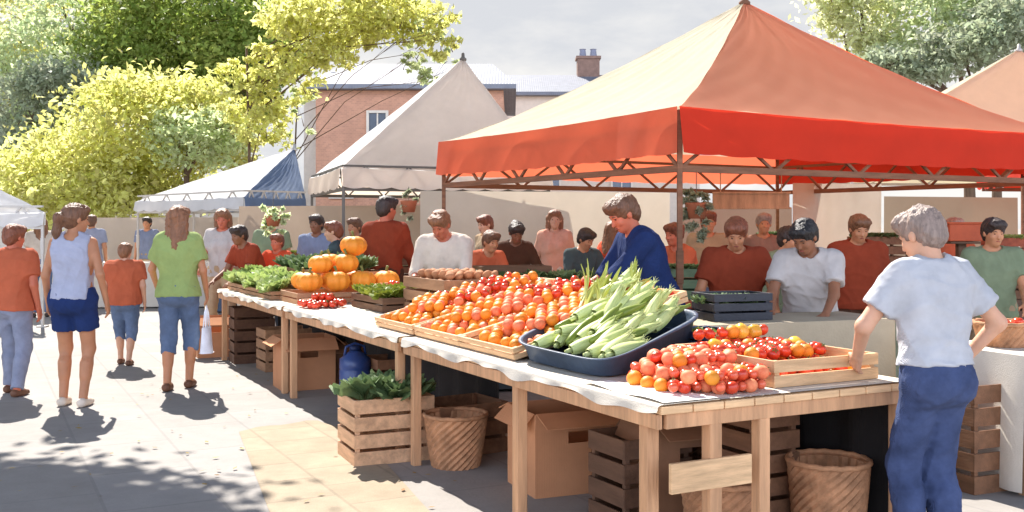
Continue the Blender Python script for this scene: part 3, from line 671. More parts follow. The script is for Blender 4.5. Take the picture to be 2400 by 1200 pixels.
# back sheets hanging inside the far stalls
def sheet(label, x0, x1, Y, z0, z1, m, Y1=None, seed=0):
    a, b = at(x0, Y), at(x1, Y1 or Y); r_ = random.Random(seed); f1, f2 = r_.uniform(14, 22), r_.uniform(30, 40)
    dn = Vector((-(b - a).y, (b - a).x, 0)).normalized()
    o = MB().grid(lambda s, t: a.lerp(b, s) + dn * ((.03 * math.sin(s * f1) + .012 * math.sin(s * f2 + 1)) * (1.1 - t)) + Vector((0, 0, z0 + (z1 - z0) * t)), 60, 4).build('back_sheet', m, smooth=True)
    return tag(o, label, 'sheet')
sheet('long cream back sheet closing the stall behind the navy vendor', 985, 1570, 14.2, .05, 2.02, fabric('ivory', (200, 188, 168), .25), 15.0, 1)
sheet('pale ivory back sheet behind the vendor in grey shirt', 1858, 2066, 12.6, .05, 2.06, fabric('ivory2', (200, 188, 168), .2), 12.9, 2)
sheet('taupe back sheet behind the man in pale blue shirt', 2072, 2385, 13.4, .05, 1.92, fabric('taupe', (150, 136, 116), .2), 14.0, 3)
sheet('mauve grey back sheet between the two ivory ones', 1600, 1856, 13.6, .05, 1.78, fabric('mauve', (160, 138, 122), .2), 13.7, 4)
sheet('beige cloth strung behind the lettuce sellers', 560, 985, 17.0, .05, 1.86, fabric('sand', (168, 148, 128), .2), 16.2, 5)
sheet('off white cloth strung behind the child in rust shirt', 150, 560, 23.0, .05, 1.72, fabric('offwhite', (196, 178, 158), .2), 22.0, 6)

# boards, plants and lanterns hung under the canopies
bo = MB(); p = at(1760, 9.4, zat(470, 9.4)); bo.box(p, (.70, .04, .155)); bo.box(p + Vector((0, -.026, .07)), (.72, .014, .018)); bo.box(p + Vector((0, -.026, -.07)), (.72, .014, .018))
for sx in (-.28, .28): bo.tube([p + Vector((sx, 0, .077)), p + Vector((sx, 0, .30))], .006, 6)
tag(bo.build('hanging_board', wood('tan_board', srgb(186, 138, 100), stretch=(6, 1, 1)), bevel=.004), 'blank tan wooden board hung under the red canopy', 'board')
def hanging_plant(label, px, py, Y, w_, h_, m, n, seed):
    z = zat(py, Y); root = empty('hanging_plant', label, 'plant', at(px, Y, z), 0, 'plants hung from the canopy frames')
    MB().lathe([(.0, -.14), (.07, -.14), (.10, -.02), (.105, 0), (.09, -.01), (0, -.03)], 16).build('pot', mat('terracotta', srgb(160, 96, 66), var=.15), root, smooth=True)
    MB().tube([(0, 0, -.03), (0, 0, max(.1, 2.0 - z))], .004, 6).build('cord', m_darkpole, root)
    leaf_mesh('foliage', [(0, 0, .02, w_, w_, .12, n // 2), (0, 0, -h_ * .5, w_ * .8, w_ * .8, h_ * .6, n // 2)], .045, m, root, seed, sig=.08)
hanging_plant('leafy hanging basket right of the navy vendor and canopy leg', 1632, 475, 9.0, .14, .35, LD, 700, 41)
hanging_plant('grey green hanging basket above the lettuces', 640, 505, 13.0, .2, .25, LS, 600, 42)
hanging_plant('small hanging basket behind the white shirted buyer', 958, 470, 12.2, .1, .2, LD, 350, 43)

# ------------------------------------------------------------------ stall tables
pine = wood('pine', srgb(216, 176, 132)); pine_v = wood('pine_leg', srgb(200, 152, 112), stretch=(6, 6, .6)); dkwood = wood('dark_wood', srgb(104, 76, 56)); oldwood = wood('old_wood', srgb(150, 112, 82), stretch=(7, 1, 7))
linen = mat('linen', srgb(214, 204, 188), rough=.9, var=.05, bump=.3, bscale=160); shadeblack = mat('black_shade', srgb(40, 36, 34), rough=.95, var=.15, bump=.3, weave=100)
TZ = .80
def stall_table(label, u0, u1, v1, legs, rail=True, shade_v=True, cloth_=True, v0=0.0):
    root = empty('stall_table', label, 'table', uv(u0, v0), RZT, 'wooden trestle tables of the front stall'); Lu, Lv = u1 - u0, v1 - v0
    t = MB(); nb = 9; bw = Lv / nb
    for k in range(nb): t.box((bw * (k + .5), Lu / 2, TZ - .016), (bw - .006, Lu, .032))
    t.build('tabletop', pine, root, bevel=.004)
    a = MB(); ap = .062
    a.box((.012, Lu / 2, TZ - .032 - ap / 2 - .002), (.025, Lu - .05, ap)); a.box((Lv - .04, Lu / 2, TZ - .032 - ap / 2 - .002), (.025, Lu - .05, ap))
    a.box((Lv / 2, .03, TZ - .032 - ap / 2 - .002), (Lv - .08, .025, ap)); a.box((Lv / 2, Lu - .05, TZ - .032 - ap / 2 - .002), (Lv - .1, .025, ap))
    a.build('apron', pine_v, root, bevel=.003)
    for (v, u, wd) in legs: MB().box((v, u, (TZ - .036) / 2), (wd, wd, TZ - .036)).build('leg', pine_v, root, bevel=.005)
    if cloth_:
        c = MB(); r_ = random.Random(int(u0 * 10)); ph = r_.random() * 6
        prof = [(-.008, TZ - .035), (-.009, TZ - .01), (-.006, TZ + .002), (.006, TZ + .007), (.10, TZ + .008), (Lv * .5, TZ + .008), (Lv - .02, TZ + .008)]
        def fn(s, t_):
            x = t_ * 6; i = min(int(x), 5); f_ = x - i; a_, b_ = prof[i], prof[i + 1]; px_ = a_[0] + (b_[0] - a_[0]) * f_; pz = a_[1] + (b_[1] - a_[1]) * f_
            if i == 0: pz -= (1 - f_) * (.014 * math.sin(s * 21 + ph) + .008 * math.sin(s * 47)); px_ -= .006 * (1 - f_) * (1 + math.sin(s * 60))
            return Vector((px_, .01 + s * (Lu - .02), pz))
        c.grid(fn, 90, 18); o = c.build('tablecloth', linen, smooth=True); o.location = uv(u0, v0); o.rotation_euler = (0, 0, RZT)
        tag(o, cloth_, 'tablecloth')
    if shade_v:
        o = MB().grid(lambda s, t_: Vector((shade_v + .03 * math.sin(s * 50), .04 + s * (Lu - .08), .02 + t_ * (TZ - .12))), 90, 3).build('shade_sheet', shadeblack, root, smooth=True)  # added black sheet that stands in for the deep shade under the table
    return root
T1 = stall_table('nearest trestle table with pale legs, tomatoes and the blue trough on top', 0, 2.85, 1.46,
                 [(.06, .17, .062), (.235 + .06, .05, .062), (.56, .05, .058), (1.39, .05, .062), (.045, 1.30, .06), (1.38, 1.5, .06), (.045, 2.72, .055), (1.38, 2.72, .055)], shade_v=1.40, cloth_='cream linen cloth under the tomatoes on the nearest table')
MB().box((.21 + .06, .022, .50), (.42, .022, .125)).build('cross_board', pine, T1, bevel=.004)
stall_table('middle trestle table carrying the orange and peach crates', 2.9, 5.75, 1.36, [(.045, .1, .055), (1.3, .1, .055), (.045, 2.7, .055), (1.3, 2.7, .055)], shade_v=.75, cloth_='cream linen cloth under the oranges on the middle table')
stall_table('far trestle table heaped with lettuces and pumpkins', 5.8, 8.65, 1.36, [(.045, .1, .055), (1.3, .1, .055), (.045, 2.7, .055), (1.3, 2.7, .055)], shade_v=.7, cloth_='beige linen cloth under the lettuces on the far table')
# white paper lying at the near corner
pp = MB().grid(lambda s, t: uv(.02 + .62 * s, .025 + (.30 - .16 * s) * t, TZ + .014 + .006 * math.sin(s * 9) * math.sin(t * 5 + 1)), 20, 8).build('paper_sheet', mat('white_paper', srgb(245, 240, 232), var=.02, rough=.8), smooth=True)
tag(pp, 'white paper sheet at the near corner of the table', 'paper')

# ------------------------------------------------------------------ crates, boxes, baskets
def crate(label, loc, rz, w_, d_, h_, m, slats=3, name='wooden_crate', group=None, tilt=None, base=True, cat='crate'):
    root = empty(name, label, cat, loc, rz, group)
    if tilt: root.rotation_euler = (tilt[0], tilt[1], rz)
    th = .012; gap = .25; sh = h_ / (slats + (slats - 1) * gap)
    for sy in (-1, 1):
        s = MB()
        for k in range(slats): s.box((0, sy * (d_ / 2 - th / 2), sh / 2 + k * sh * (1 + gap)), (w_, th, sh))
        for sx in (-1, 1): s.box((sx * (w_ / 2 - th - .016), sy * (d_ / 2 - th - .0145), h_ / 2), (.028, .027, h_ - .004))
        s.build('side_slats', m, root, bevel=.002)
    for sx in (-1, 1):
        s = MB()
        for k in range(slats): s.box((sx * (w_ / 2 - th / 2), 0, sh / 2 + k * sh * (1 + gap)), (th, d_ - 2 * th - .002, sh))
        s.build('end_slats', m, root, bevel=.002)
    if base: MB().box((0, 0, .008), (w_ - .03, d_ - .03, .01)).build('base', m, root)
    return root
oldwood_ = oldwood
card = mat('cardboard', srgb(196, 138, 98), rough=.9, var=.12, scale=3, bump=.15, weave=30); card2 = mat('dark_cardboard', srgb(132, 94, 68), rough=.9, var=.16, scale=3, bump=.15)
def carton(label, loc, rz, w_, d_, h_, m, hole=True, flaps=True, group=None):
    root = empty('cardboard_box', label, 'box', loc, rz, group); t = .008; b = MB()
    b.box((0, 0, t / 2 + .002), (w_ - .002, d_ - .002, t))
    for sx in (-1, 1): b.box((sx * (w_ / 2 - t / 2), 0, h_ / 2), (t, d_, h_))
    for sy in (-1, 1):
        if hole and sy < 0:
            hw, hz, hh = w_ * .17, h_ * .70, h_ * .07; y = sy * (d_ / 2 - t / 2); iw = w_ - 2 * t - .001
            b.box((0, y, (hz - hh) / 2), (iw, t, hz - hh)); b.box((0, y, (h_ + hz + hh) / 2), (iw, t, h_ - hz - hh))
            for s2 in (-1, 1): b.box((s2 * (iw / 2 + hw) / 2, y, hz), (iw / 2 - hw, t, 2 * hh))
        else: b.box((0, sy * (d_ / 2 - t / 2), h_ / 2), (w_ - 2 * t - .001, t, h_))
    b.build('body', m, root)
    if flaps:
        for sy in (-1, 1):
            ang = R(random.uniform(15, 55)); M = Matrix.Rotation(-sy * ang, 3, 'X'); f_ = MB(); c = Vector((0, sy * d_ / 2, h_)) + M @ Vector((0, sy * d_ * .2, .004)); f_.box(c, (w_ - .01, d_ * .4, .006), M); f_.build('flap', m, root)
        for sx in (-1, 1):
            ang = R(random.uniform(30, 75)); M = Matrix.Rotation(sx * ang, 3, 'Y'); f_ = MB(); c = Vector((sx * w_ / 2, 0, h_)) + M @ Vector((sx * .06, 0, .004)); f_.box(c, (.12, d_ - .02, .006), M); f_.build('flap', m, root)
    return root
wick = mat('wicker', srgb(176, 128, 92), rough=.8, var=.35, scale=14, bump=.5); wickd = mat('wicker_dark', srgb(120, 84, 60), rough=.8, var=.35, scale=14, bump=.5)
def basket(label, loc, r0, r1, h_, m, handle=False, sx=1.0, rz=0, group=None, sy=1.0):
    root = empty('wicker_basket', label, 'basket', loc, rz, group); root.scale = (sx, sy, 1)
    n = 44; rows = int(h_ / .022); prof = [(r0 + (r1 - r0) * (k / rows) ** .8, h_ * k / rows) for k in range(rows + 1)]
    def fn(r, z, a):
        k = round(z / h_ * rows); return r + .006 * (1 if (int(a / (2 * math.pi) * n + .5) + k) % 2 else -1), z
    MB().lathe([(0.001, .004)] + prof + [(r1 - .02, h_ - .004), (r0 - .015, .03), (.001, .03)], n, fn=lambda r, z, a: fn(r, z, a) if r > .05 else (r, z)).build('weave', m, root)
    rm = MB(); rm.tube([(r1 * math.cos(2 * math.pi * k / 32), r1 * math.sin(2 * math.pi * k / 32), h_ + .006 + .004 * (k % 2)) for k in range(33)], .014, 8, cap=False); rm.build('rim', m, root, smooth=True)
    if handle:
        hd_ = MB(); hd_.tube([(r1 * math.cos(math.pi * k / 14), 0, h_ + .24 * math.sin(math.pi * k / 14)) for k in range(15)], .012, 8); hd_.build('handle', m, root, smooth=True)
    return root
def gp(px, py): Y = F * CAMH / (py - HZ); return at(px, Y)
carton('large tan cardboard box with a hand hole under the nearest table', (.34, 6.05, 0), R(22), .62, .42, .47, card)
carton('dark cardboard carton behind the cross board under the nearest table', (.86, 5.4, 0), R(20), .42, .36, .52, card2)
crate('dark slatted crate of empties in deep shade beside the black shade sheet', (-.36, 7.0, 0), RZT + .1, .52, .42, .34, wood('mid_wood', srgb(130, 92, 66), stretch=(6, 1, 6)))
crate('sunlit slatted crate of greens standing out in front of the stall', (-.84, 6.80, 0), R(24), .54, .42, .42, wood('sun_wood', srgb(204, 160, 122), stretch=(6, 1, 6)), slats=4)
basket('round wicker basket standing between the sunlit crate and the table leg', (-.36, 6.55, 0), .15, .2, .32, wick)
crate('brown slatted crate under the middle table behind the blue canister', (-1.0, 8.9, 0), RZT, .5, .4, .40, wood('mid_wood', (.2, .1, .05), stretch=(6, 1, 6)), slats=4)
crate('brown slatted crate beside the second cardboard box under the far table', (-2.45, 11.0, 0), RZT, .5, .4, .44, oldwood_, slats=4)
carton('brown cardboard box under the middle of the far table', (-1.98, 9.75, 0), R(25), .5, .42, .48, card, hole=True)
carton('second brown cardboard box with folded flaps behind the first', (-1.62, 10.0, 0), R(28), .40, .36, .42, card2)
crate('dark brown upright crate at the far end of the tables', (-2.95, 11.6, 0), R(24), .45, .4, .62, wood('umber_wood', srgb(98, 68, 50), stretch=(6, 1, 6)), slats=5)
carton('pale open cardboard box beside the dark upright crate', (-3.52, 12.1, 0), R(24), .42, .36, .46, card)
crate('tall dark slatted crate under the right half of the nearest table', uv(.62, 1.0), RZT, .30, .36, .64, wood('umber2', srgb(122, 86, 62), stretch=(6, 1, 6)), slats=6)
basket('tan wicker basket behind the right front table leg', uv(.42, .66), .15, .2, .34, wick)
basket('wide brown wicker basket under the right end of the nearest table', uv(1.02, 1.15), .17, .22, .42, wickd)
basket('round wicker basket set before the black shade sheet near the table end', uv(.28, 1.18), .15, .19, .40, wick)
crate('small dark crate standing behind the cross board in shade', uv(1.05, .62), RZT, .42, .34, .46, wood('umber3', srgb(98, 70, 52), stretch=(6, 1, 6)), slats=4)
# blue water canister
def canister():
    root = empty('water_canister', 'royal blue plastic water canister in the shade under the tables', 'canister', (-1.34, 8.75, 0), R(20)); m = mat('blue_plastic', srgb(42, 66, 120), rough=.35, var=.1, bump=.05, spec=.5)
    b = MB(); b.lathe([(.001, 0), (.12, 0), (.135, .02), (.135, .12), (.128, .13), (.135, .14), (.135, .30), (.128, .31), (.135, .32), (.13, .40), (.06, .455), (.045, .47), (.001, .47)], 24, fn=lambda r, z, a: (r * (1 + .12 * math.cos(4 * a) ** 2 * 0), z)); b.build('body', m, root, smooth=True)
    MB().lathe([(.001, .47), (.05, .47), (.05, .51), (.001, .512)], 18).build('cap', mat('cap_navy', srgb(28, 44, 84), rough=.4, var=.1), root, smooth=True)
    MB().tube([(-.09, 0, .43), (-.08, 0, .50), (0, 0, .53), (.08, 0, .50), (.09, 0, .43)], .012, 8).build('handle', m, root, smooth=True)
canister()
# ------------------------------------------------------------------ produce
def proto_mesh(mb, name, m):
    me = bpy.data.meshes.new(name); me.from_pydata(mb.v, [], mb.f); me.update(); me.materials.append(m); me.polygons.foreach_set('use_smooth', [True] * len(me.polygons)); return me
def fruit(name, r, m, dim=.12, squash=.92, ribs=0, rib=.0, n=16):
    p = []
    for k in range(9):
        a = math.pi * k / 8; z = -math.cos(a) * r * squash; rr = math.sin(a) * r
        if k >= 7: z -= dim * r * (1 if k == 8 else .25)
        p.append((max(rr, .0005), z))
    b = MB(); b.lathe(p, n, fn=lambda q, z, a: (q * (1 + rib * math.cos(ribs * a)), z)); return proto_mesh(b, name, m)
F_TOM = fruit('tomato', .034, mat('tomato_skin', srgb(208, 46, 26), col2=srgb(222, 84, 46), rough=.25, bump=.02, spec=.5, scale=14), ribs=5, rib=.02, squash=.85)
def calyx(me, r):
    m = mat('calyx_green', srgb(88, 112, 48), rough=.6, var=.2); b = MB(); z = r * .70
    for k in range(5):
        a = k * 1.2566; ca, sa = math.cos(a), math.sin(a)
        b.add([(0, 0, z), (ca * r * .3 - sa * r * .1, sa * r * .3 + ca * r * .1, z + r * .12), (ca * r * .62, sa * r * .62, z + r * .03), (ca * r * .3 + sa * r * .1, sa * r * .3 - ca * r * .1, z + r * .12)], [(0, 1, 2, 3)])
    b.tube([(0, 0, z - .002), (r * .06, 0, z + r * .25), (r * .16, 0, z + r * .42)], [r * .06, r * .05, r * .06], 6)
    n0 = len(me.vertices); vs = [tuple(v.co) for v in me.vertices] + b.v; fs = [tuple(p.vertices) for p in me.polygons]; nf = len(fs); fs += [tuple(i + n0 for i in f) for f in b.f]
    mt = me.materials[0]; me.clear_geometry(); me.from_pydata(vs, [], fs); me.update(); me.polygons.foreach_set('use_smooth', [True] * len(me.polygons)); me.materials.append(m)
    me.polygons.foreach_set('material_index', [0] * nf + [1] * (len(fs) - nf)); return me
calyx(F_TOM, .034)
F_SAL = fruit('peach', .036, mat('peach_skin', srgb(232, 104, 66), col2=srgb(240, 150, 104), rough=.6, bump=.05, scale=16), dim=.16)
F_ORA = fruit('orange', .037, mat('orange_skin', srgb(232, 138, 36), col2=srgb(238, 152, 48), rough=.45, bump=.25, bscale=240, scale=8), dim=.05, squash=.97)
F_CHE = fruit('small_tomato', .0235, mat('small_tomato_skin', srgb(222, 76, 42), col2=srgb(236, 120, 84), rough=.22, bump=.02, spec=.5, scale=10), n=12)
F_YEL = fruit('yellow_pepper', .042, mat('yellow_skin', srgb(238, 182, 64), rough=.25, bump=.02, spec=.5), ribs=4, rib=.09, squash=1.1, dim=.25)
F_LIM = fruit('lime', .028, mat('lime_skin', srgb(138, 152, 52), rough=.35, bump=.2, bscale=200), squash=1.1)
def put(name, me, loc, rot, label, cat, group, scale=1.0):
    o = bpy.data.objects.new(name, me); COL.objects.link(o); o.location = loc; o.rotation_euler = rot; o.scale = (scale,) * 3
    o['label'] = label; o['category'] = cat; o['group'] = group; return o
def heap(region, x0, x1, y0, y1, base, top, r, pick, seed=1, frame=uv, lim=400):
    """fruits stacked in layers on base(x, y) as far as top(x, y) above it; only those near the surface are kept"""
    rr = random.Random(seed); out = []; nl = 6
    for k in range(nl):
        dx = 1.98 * r; row = dx * .87; ny = int((y1 - y0) / row) + 1; nx = int((x1 - x0) / dx) + 1
        for j in range(ny):
            for i in range(nx):
                x = x0 + (i + .5 * ((j + k) % 2)) * dx + rr.uniform(-.24, .24) * r; y = y0 + j * row + (k % 2) * row * .6 + rr.uniform(-.24, .24) * r
                if not region(x, y): continue
                z = r * .95 + k * r * 1.62; H = max(top(x, y), r * 1.9)
                if z + r * .9 > H + r * .25 and k > 0: continue
                if H - z > 4.6 * r: continue
                out.append((x, y, base(x, y) + z + rr.uniform(-.16, .12) * r, rr.random(), rr))
    out.sort(key=lambda q: -q[2] * 0 + q[1] * 0 + q[3]); out = out[:lim] if len(out) > lim else out
    for x, y, z, q, _ in out:
        nm, me, lb, ct, gr = pick(x, y, rr.random(), rr)
        put(nm, me, frame(x, y, z), (rr.uniform(-.9, .9), rr.uniform(-.9, .9), rr.uniform(0, 6.28)), lb, ct, gr, rr.uniform(.9, 1.04))
    return len(out)
# the three tilted crates of oranges and peaches
TA = R(13.5); crt = [(1.46, 2.165, 'tilted pine crate of oranges next to the blue trough'), (2.17, 2.865, 'tilted pine crate of oranges in the middle of three'), (2.90, 3.62, 'tilted pine crate of oranges and tomatoes farthest from the blue trough')]
wedge_m = wood('wedge_wood', srgb(170, 128, 94))
KO = ('orange', F_ORA, 'bright orange piled in the tilted crates on the long table', 'orange', 'oranges piled in the tilted crates')
KP = ('peach', F_SAL, 'pinkish peach among the oranges in the tilted crates', 'peach', 'peaches among the oranges')
KT = ('tomato', F_TOM, 'red tomato at the back of the tilted crates', 'tomato', 'tomatoes at the back of the tilted crates')
for i, (u0, u1, lb) in enumerate(crt):
    uc = (u0 + u1) / 2; L_ = 1.18; v0 = .10; z0 = TZ + .014
    c = uv(uc, v0 + L_ / 2 * math.cos(TA), z0 + L_ / 2 * math.sin(TA))
    crate(lb, c, RZT, L_, u1 - u0, .065, pine, slats=2, name='fruit_crate', tilt=(0, -TA), group='tilted fruit crates')
    wb = MB(); hb = L_ * math.sin(TA)
    wb.box((0, 0, hb * .5 / 2 - .01), (.05, u1 - u0 - .08, hb * .5 - .02)); wb.box((.5, 0, hb * .93 / 2 - .01), (.05, u1 - u0 - .08, hb * .93 - .02))
    o = wb.build('display_riser', wedge_m); o.location = uv(uc, v0 + L_ / 2 * math.cos(TA), z0); o.rotation_euler = (0, 0, RZT)
    tag(o, ['wooden riser under the crate beside the blue trough', 'wooden riser under the middle tilted crate', 'wooden riser under the farthest tilted crate'][i], 'riser', 'risers under the tilted crates')
    def pick(x, y, q, rr, i=i):
        if i == 2: return KT if (x > .5 and q < .6) else (KP if q < (.25 if x < .5 else .75) else KO)
        if i == 1: return KT if (x > .75 and q < .55) else (KP if q < (.32 if x < .6 else .75) else KO)
        return KT if (x > .9 and q < .4) else (KP if q < .45 else KO)
    heap(lambda x, y: v0 + .045 < x < v0 + L_ * .97 - .04 and u0 + .035 < y < u1 - .035, v0, v0 + L_, u0, u1, lambda x, y: z0 + .015 + (x - v0) * math.tan(TA), lambda x, y: .10 + .055 * math.sin((x - v0) / L_ * 3.1) * math.sin((y - u0) / (u1 - u0) * 3.1),
         .037, pick, 20 + i, frame=lambda x, y, z: uv(y, x, z), lim=172)
# tomatoes heaped loose on the nearest table, bounded by the trough on their left and the tray on their right
P1, P4 = Vector((.44, 4.70)), Vector((1.10, 5.74)); nl_ = Vector((P4.y - P1.y, -(P4.x - P1.x))).normalized()
tray = (.12, .86, .70, 1.34)
def regA(x, y):     # x = v, y = u
    p = uv(y, x); s = (Vector((p.x, p.y)) - P1).dot(nl_)
    return s > .055 and .19 + max(0, .06 - y) < x < 1.3 and .075 < y < 1.30 - .1 * math.sin(x * 7) and not (tray[2] - .04 < x and y < tray[1] + .05) and (x > .34 or y > .14)
def topA(x, y):
    p = uv(y, x); s = (Vector((p.x, p.y)) - P1).dot(nl_); e = min(s - .03, y + .0, x - .16, max(tray[2] - .0 - x + .04, y - tray[1] - .02) + .05, 1.34 - y)
    return .05 + min(.075, max(0, e - .03) * .7) + .045 * max(0, y)
KS = ('small_tomato', F_CHE, 'small coral red tomato in the loose heap on the nearest table', 'tomato', 'small tomatoes heaped on the nearest table')
KS2 = ('tomato', F_TOM, 'large red tomato in the loose heap on the nearest table', 'tomato', 'large tomatoes in the loose heap')
KS3 = ('orange', F_ORA, 'small orange lying in the loose heap of tomatoes', 'orange', 'oranges in the loose heap')
nA = heap(regA, .17, 1.32, .03, 1.35, lambda x, y: TZ + .012, topA, .0285, lambda x, y, q, rr: KS2 if q < .17 else (KS3 if q > .94 else (('peach', F_SAL, 'pale peach lying in the loose heap of tomatoes', 'peach', 'peaches in the loose heap') if q > .66 else KS)), 31, frame=lambda x, y, z: uv(y, x, z), lim=640)
# wooden tray with red and orange produce
u0, u1, v0, v1 = tray
crate('low pine tray of tomatoes and yellow peppers at the near table end', uv((u0 + u1) / 2, (v0 + v1) / 2, TZ + .01), RZT, v1 - v0, u1 - u0, .12, pine, slats=2, name='fruit_tray', cat='tray')
KR = ('tomato', F_TOM, 'red tomato filling the low pine tray', 'tomato', 'tomatoes in the pine tray'); KY = ('yellow_pepper', F_YEL, 'yellow pepper lying among the tray tomatoes', 'pepper', 'yellow peppers in the pine tray')
heap(lambda x, y: v0 + .05 < x < v1 - .05 and u0 + .06 < y < u1 - .05, v0, v1, u0, u1, lambda x, y: TZ + .03, lambda x, y: .075 + .11 * max(0, y - u0) / (u1 - u0), .036,
     lambda x, y, q, rr: KY if (q > .93 or (q > .55 and x < .92 and y < .36)) else (KR if q < .82 else ('orange', F_ORA, 'orange lying among the tomatoes of the pine tray', 'orange', 'oranges in the pine tray')), 41, frame=lambda x, y, z: uv(y, x, z), lim=150)

# blue trough of leeks and courgettes
P2, P3 = Vector((-.02, 5.46)), Vector((.60, 6.52)); rimz = (.90, .92, 1.07, 1.05)
def bil(a, b, inset=0.0):
    c_ = (P1 + P2 + P3 + P4) / 4; q = (P1 * (1 - a) + P2 * a) * (1 - b) + (P4 * (1 - a) + P3 * a) * b
    d = (q - c_); return q - d.normalized() * inset
def ringpt(k, n, inset):
    th = 2 * math.pi * k / n; cx_, sx_ = math.cos(th), math.sin(th); e = .38
    a = .5 + .5 * math.copysign(abs(cx_) ** e, cx_); b = .5 + .5 * math.copysign(abs(sx_) ** e, sx_); q = bil(a, b, inset)
    rz_ = (rimz[0] * (1 - a) + rimz[1] * a) * (1 - b) + (rimz[3] * (1 - a) + rimz[2] * a) * b
    return q, rz_
tb = MB(); n = 64; prof = [(.09, 0), (.05, .1), (.01, .92), (-.012, .94), (-.012, 1.0), (.012, 1.0), (.014, .9), (.07, .15)]
vs = []; fs = []
for (ins_, t_) in prof:
    for k in range(n):
        q, rz_ = ringpt(k, n, ins_); zb_ = TZ + .012; vs.append((q.x, q.y, zb_ + (rz_ - zb_) * t_))
for i in range(len(prof) - 1):
    for k in range(n): fs.append((i * n + k, i * n + (k + 1) % n, (i + 1) * n + (k + 1) % n, (i + 1) * n + k))
fs.append(tuple(range(n))[::-1]); fs.append(tuple((len(prof) - 1) * n + k for k in range(n)))
tb.add(vs, fs)
cen = (P1 + P2 + P3 + P4) / 4
tro = tb.build('vegetable_trough', mat('slate_plastic', srgb(70, 86, 108), rough=.45, var=.3, scale=6, bump=.25, bscale=30, spec=.4), smooth=True)
tag(tro, 'slate blue trough of corn, leeks and courgettes on the nearest table', 'trough')
m_leek = bpy.data.materials.new('leek'); m_leek.use_nodes = True; nt = m_leek.node_tree; p = nt.nodes['Principled BSDF']; tc = nt.nodes.new('ShaderNodeTexCoord'); sp = nt.nodes.new('ShaderNodeSeparateXYZ'); rp = nt.nodes.new('ShaderNodeValToRGB')
nt.links.new(tc.outputs['Object'], sp.inputs[0]); mr = nt.nodes.new('ShaderNodeMapRange'); mr.inputs['From Max'].default_value = .55; nt.links.new(sp.outputs['Z'], mr.inputs['Value']); nt.links.new(mr.outputs[0], rp.inputs[0]); nt.links.new(rp.outputs[0], p.inputs['Base Color'])
e = rp.color_ramp.elements; e[0].position = 0; e[0].color = (*srgb(232, 228, 200), 1); e[1].position = 1; e[1].color = (*srgb(150, 160, 60), 1); q = e.new(.4); q.color = (*srgb(214, 216, 152), 1); q = e.new(.65); q.color = (*srgb(184, 186, 84), 1); p.inputs['Roughness'].default_value = .45
def leek_mesh(seed):
    rr = random.Random(seed); b = MB(); b.tube([(0, 0, 0), (0, 0, .02), (.003, 0, .16), (.0, .003, .3)], [.012, .02, .017, .021], 10)
    for k in range(7):
        a = rr.uniform(0, 6.28); bend = rr.uniform(.05, .32); ln = rr.uniform(.2, .36); wd = rr.uniform(.016, .028)
        dx, dy = math.cos(a), math.sin(a)
        def fn(s, t): 
            z = .2 + ln * s * (1 - .35 * bend * s); o_ = .015 + bend * s * s * .45; ww = wd * (1 - s ** 3) * (t - .5) * 2; zz = z - .012 * abs(t - .5) * -2
            return Vector((dx * o_ - dy * ww, dy * o_ + dx * ww, zz))
        b.grid(fn, 8, 4)
    return proto_mesh(b, 'leek', m_leek)
leeks = [leek_mesh(i) for i in range(5)]
m_zuc = mat('courgette_skin', srgb(92, 116, 40), col2=srgb(150, 160, 66), rough=.35, scale=22, stretch=(1, 1, .12), bump=.05)
zb = MB(); zb.tube([(0, 0, 0), (0, 0, .012), (.002, 0, .06), (.004, 0, .16), (0, 0, .21), (-.003, 0, .235), (-.004, 0, .265)], [.008, .019, .024, .022, .015, .008, .009], 12); F_ZUC = proto_mesh(zb, 'courgette', m_zuc)
def corn_mesh(seed):
    rr = random.Random(seed); b = MB(); L_ = .25
    def rad(s): return .030 * (math.sin(math.pi * min(1, .12 + s * .95)) ** .6) * (1 - .45 * s) + .004
    b.tube([(0, 0, -.035), (0, 0, .01)], [.010, .014], 8)
    for k in range(6):
        a0 = k * 1.05 + rr.uniform(-.2, .2); ov = rr.uniform(.003, .006) + .0012 * k; tw = rr.uniform(-.4, .4); fl = rr.uniform(0, .035); ph = rr.random() * 6
        def fn(s, t):
            a = a0 + (t - .5) * 2.0 * (1 - .85 * max(0, s - .75) / .25) + tw * s; r_ = rad(s) + ov * (1 - (abs(t - .5) * 2) ** 2) + fl * max(0, s - .7) ** 1.3 * 2 + .0012 * math.sin(t * 34)
            return Vector((r_ * math.cos(a), r_ * math.sin(a), L_ * s * (1.02 + .04 * math.sin(ph))))
        b.grid(fn, 10, 8)
    for k in range(7):
        a = k * .9; b.tube([(0, 0, L_ * .93), (.008 * math.cos(a), .008 * math.sin(a), L_ * 1.05), (.022 * math.cos(a), .022 * math.sin(a), L_ * (1.12 + .03 * rr.random()))], [.003, .002, .001], 4)
    return proto_mesh(b, 'corn_ear', m_corn)
m_corn = mat('corn_husk', srgb(186, 198, 112), col2=srgb(222, 224, 158), rough=.55, scale=20, stretch=(1, 1, .1), bump=.3, trans=.12, island=.15)
corns = [corn_mesh(i) for i in range(5)]
rr = random.Random(5)
for k in range(13):
    a, b_ = rr.uniform(.55, .92), rr.uniform(.5, .9); q = bil(a, b_); rz_ = .92 + .18 * b_
    d = Vector((.30 + rr.uniform(-.16, .2), .42 + rr.uniform(-.2, .2), .62 + rr.uniform(-.15, .2))).normalized()
    put('leek', leeks[k % 5], (q.x - d.x * .12, q.y - d.y * .12, rz_ - .05 - rr.uniform(0, .05)), d.to_track_quat('Z', 'Y').to_euler(), 'pale green leek standing at the back of the slate blue trough', 'leek', 'leeks in the blue trough', rr.uniform(.60, .78))
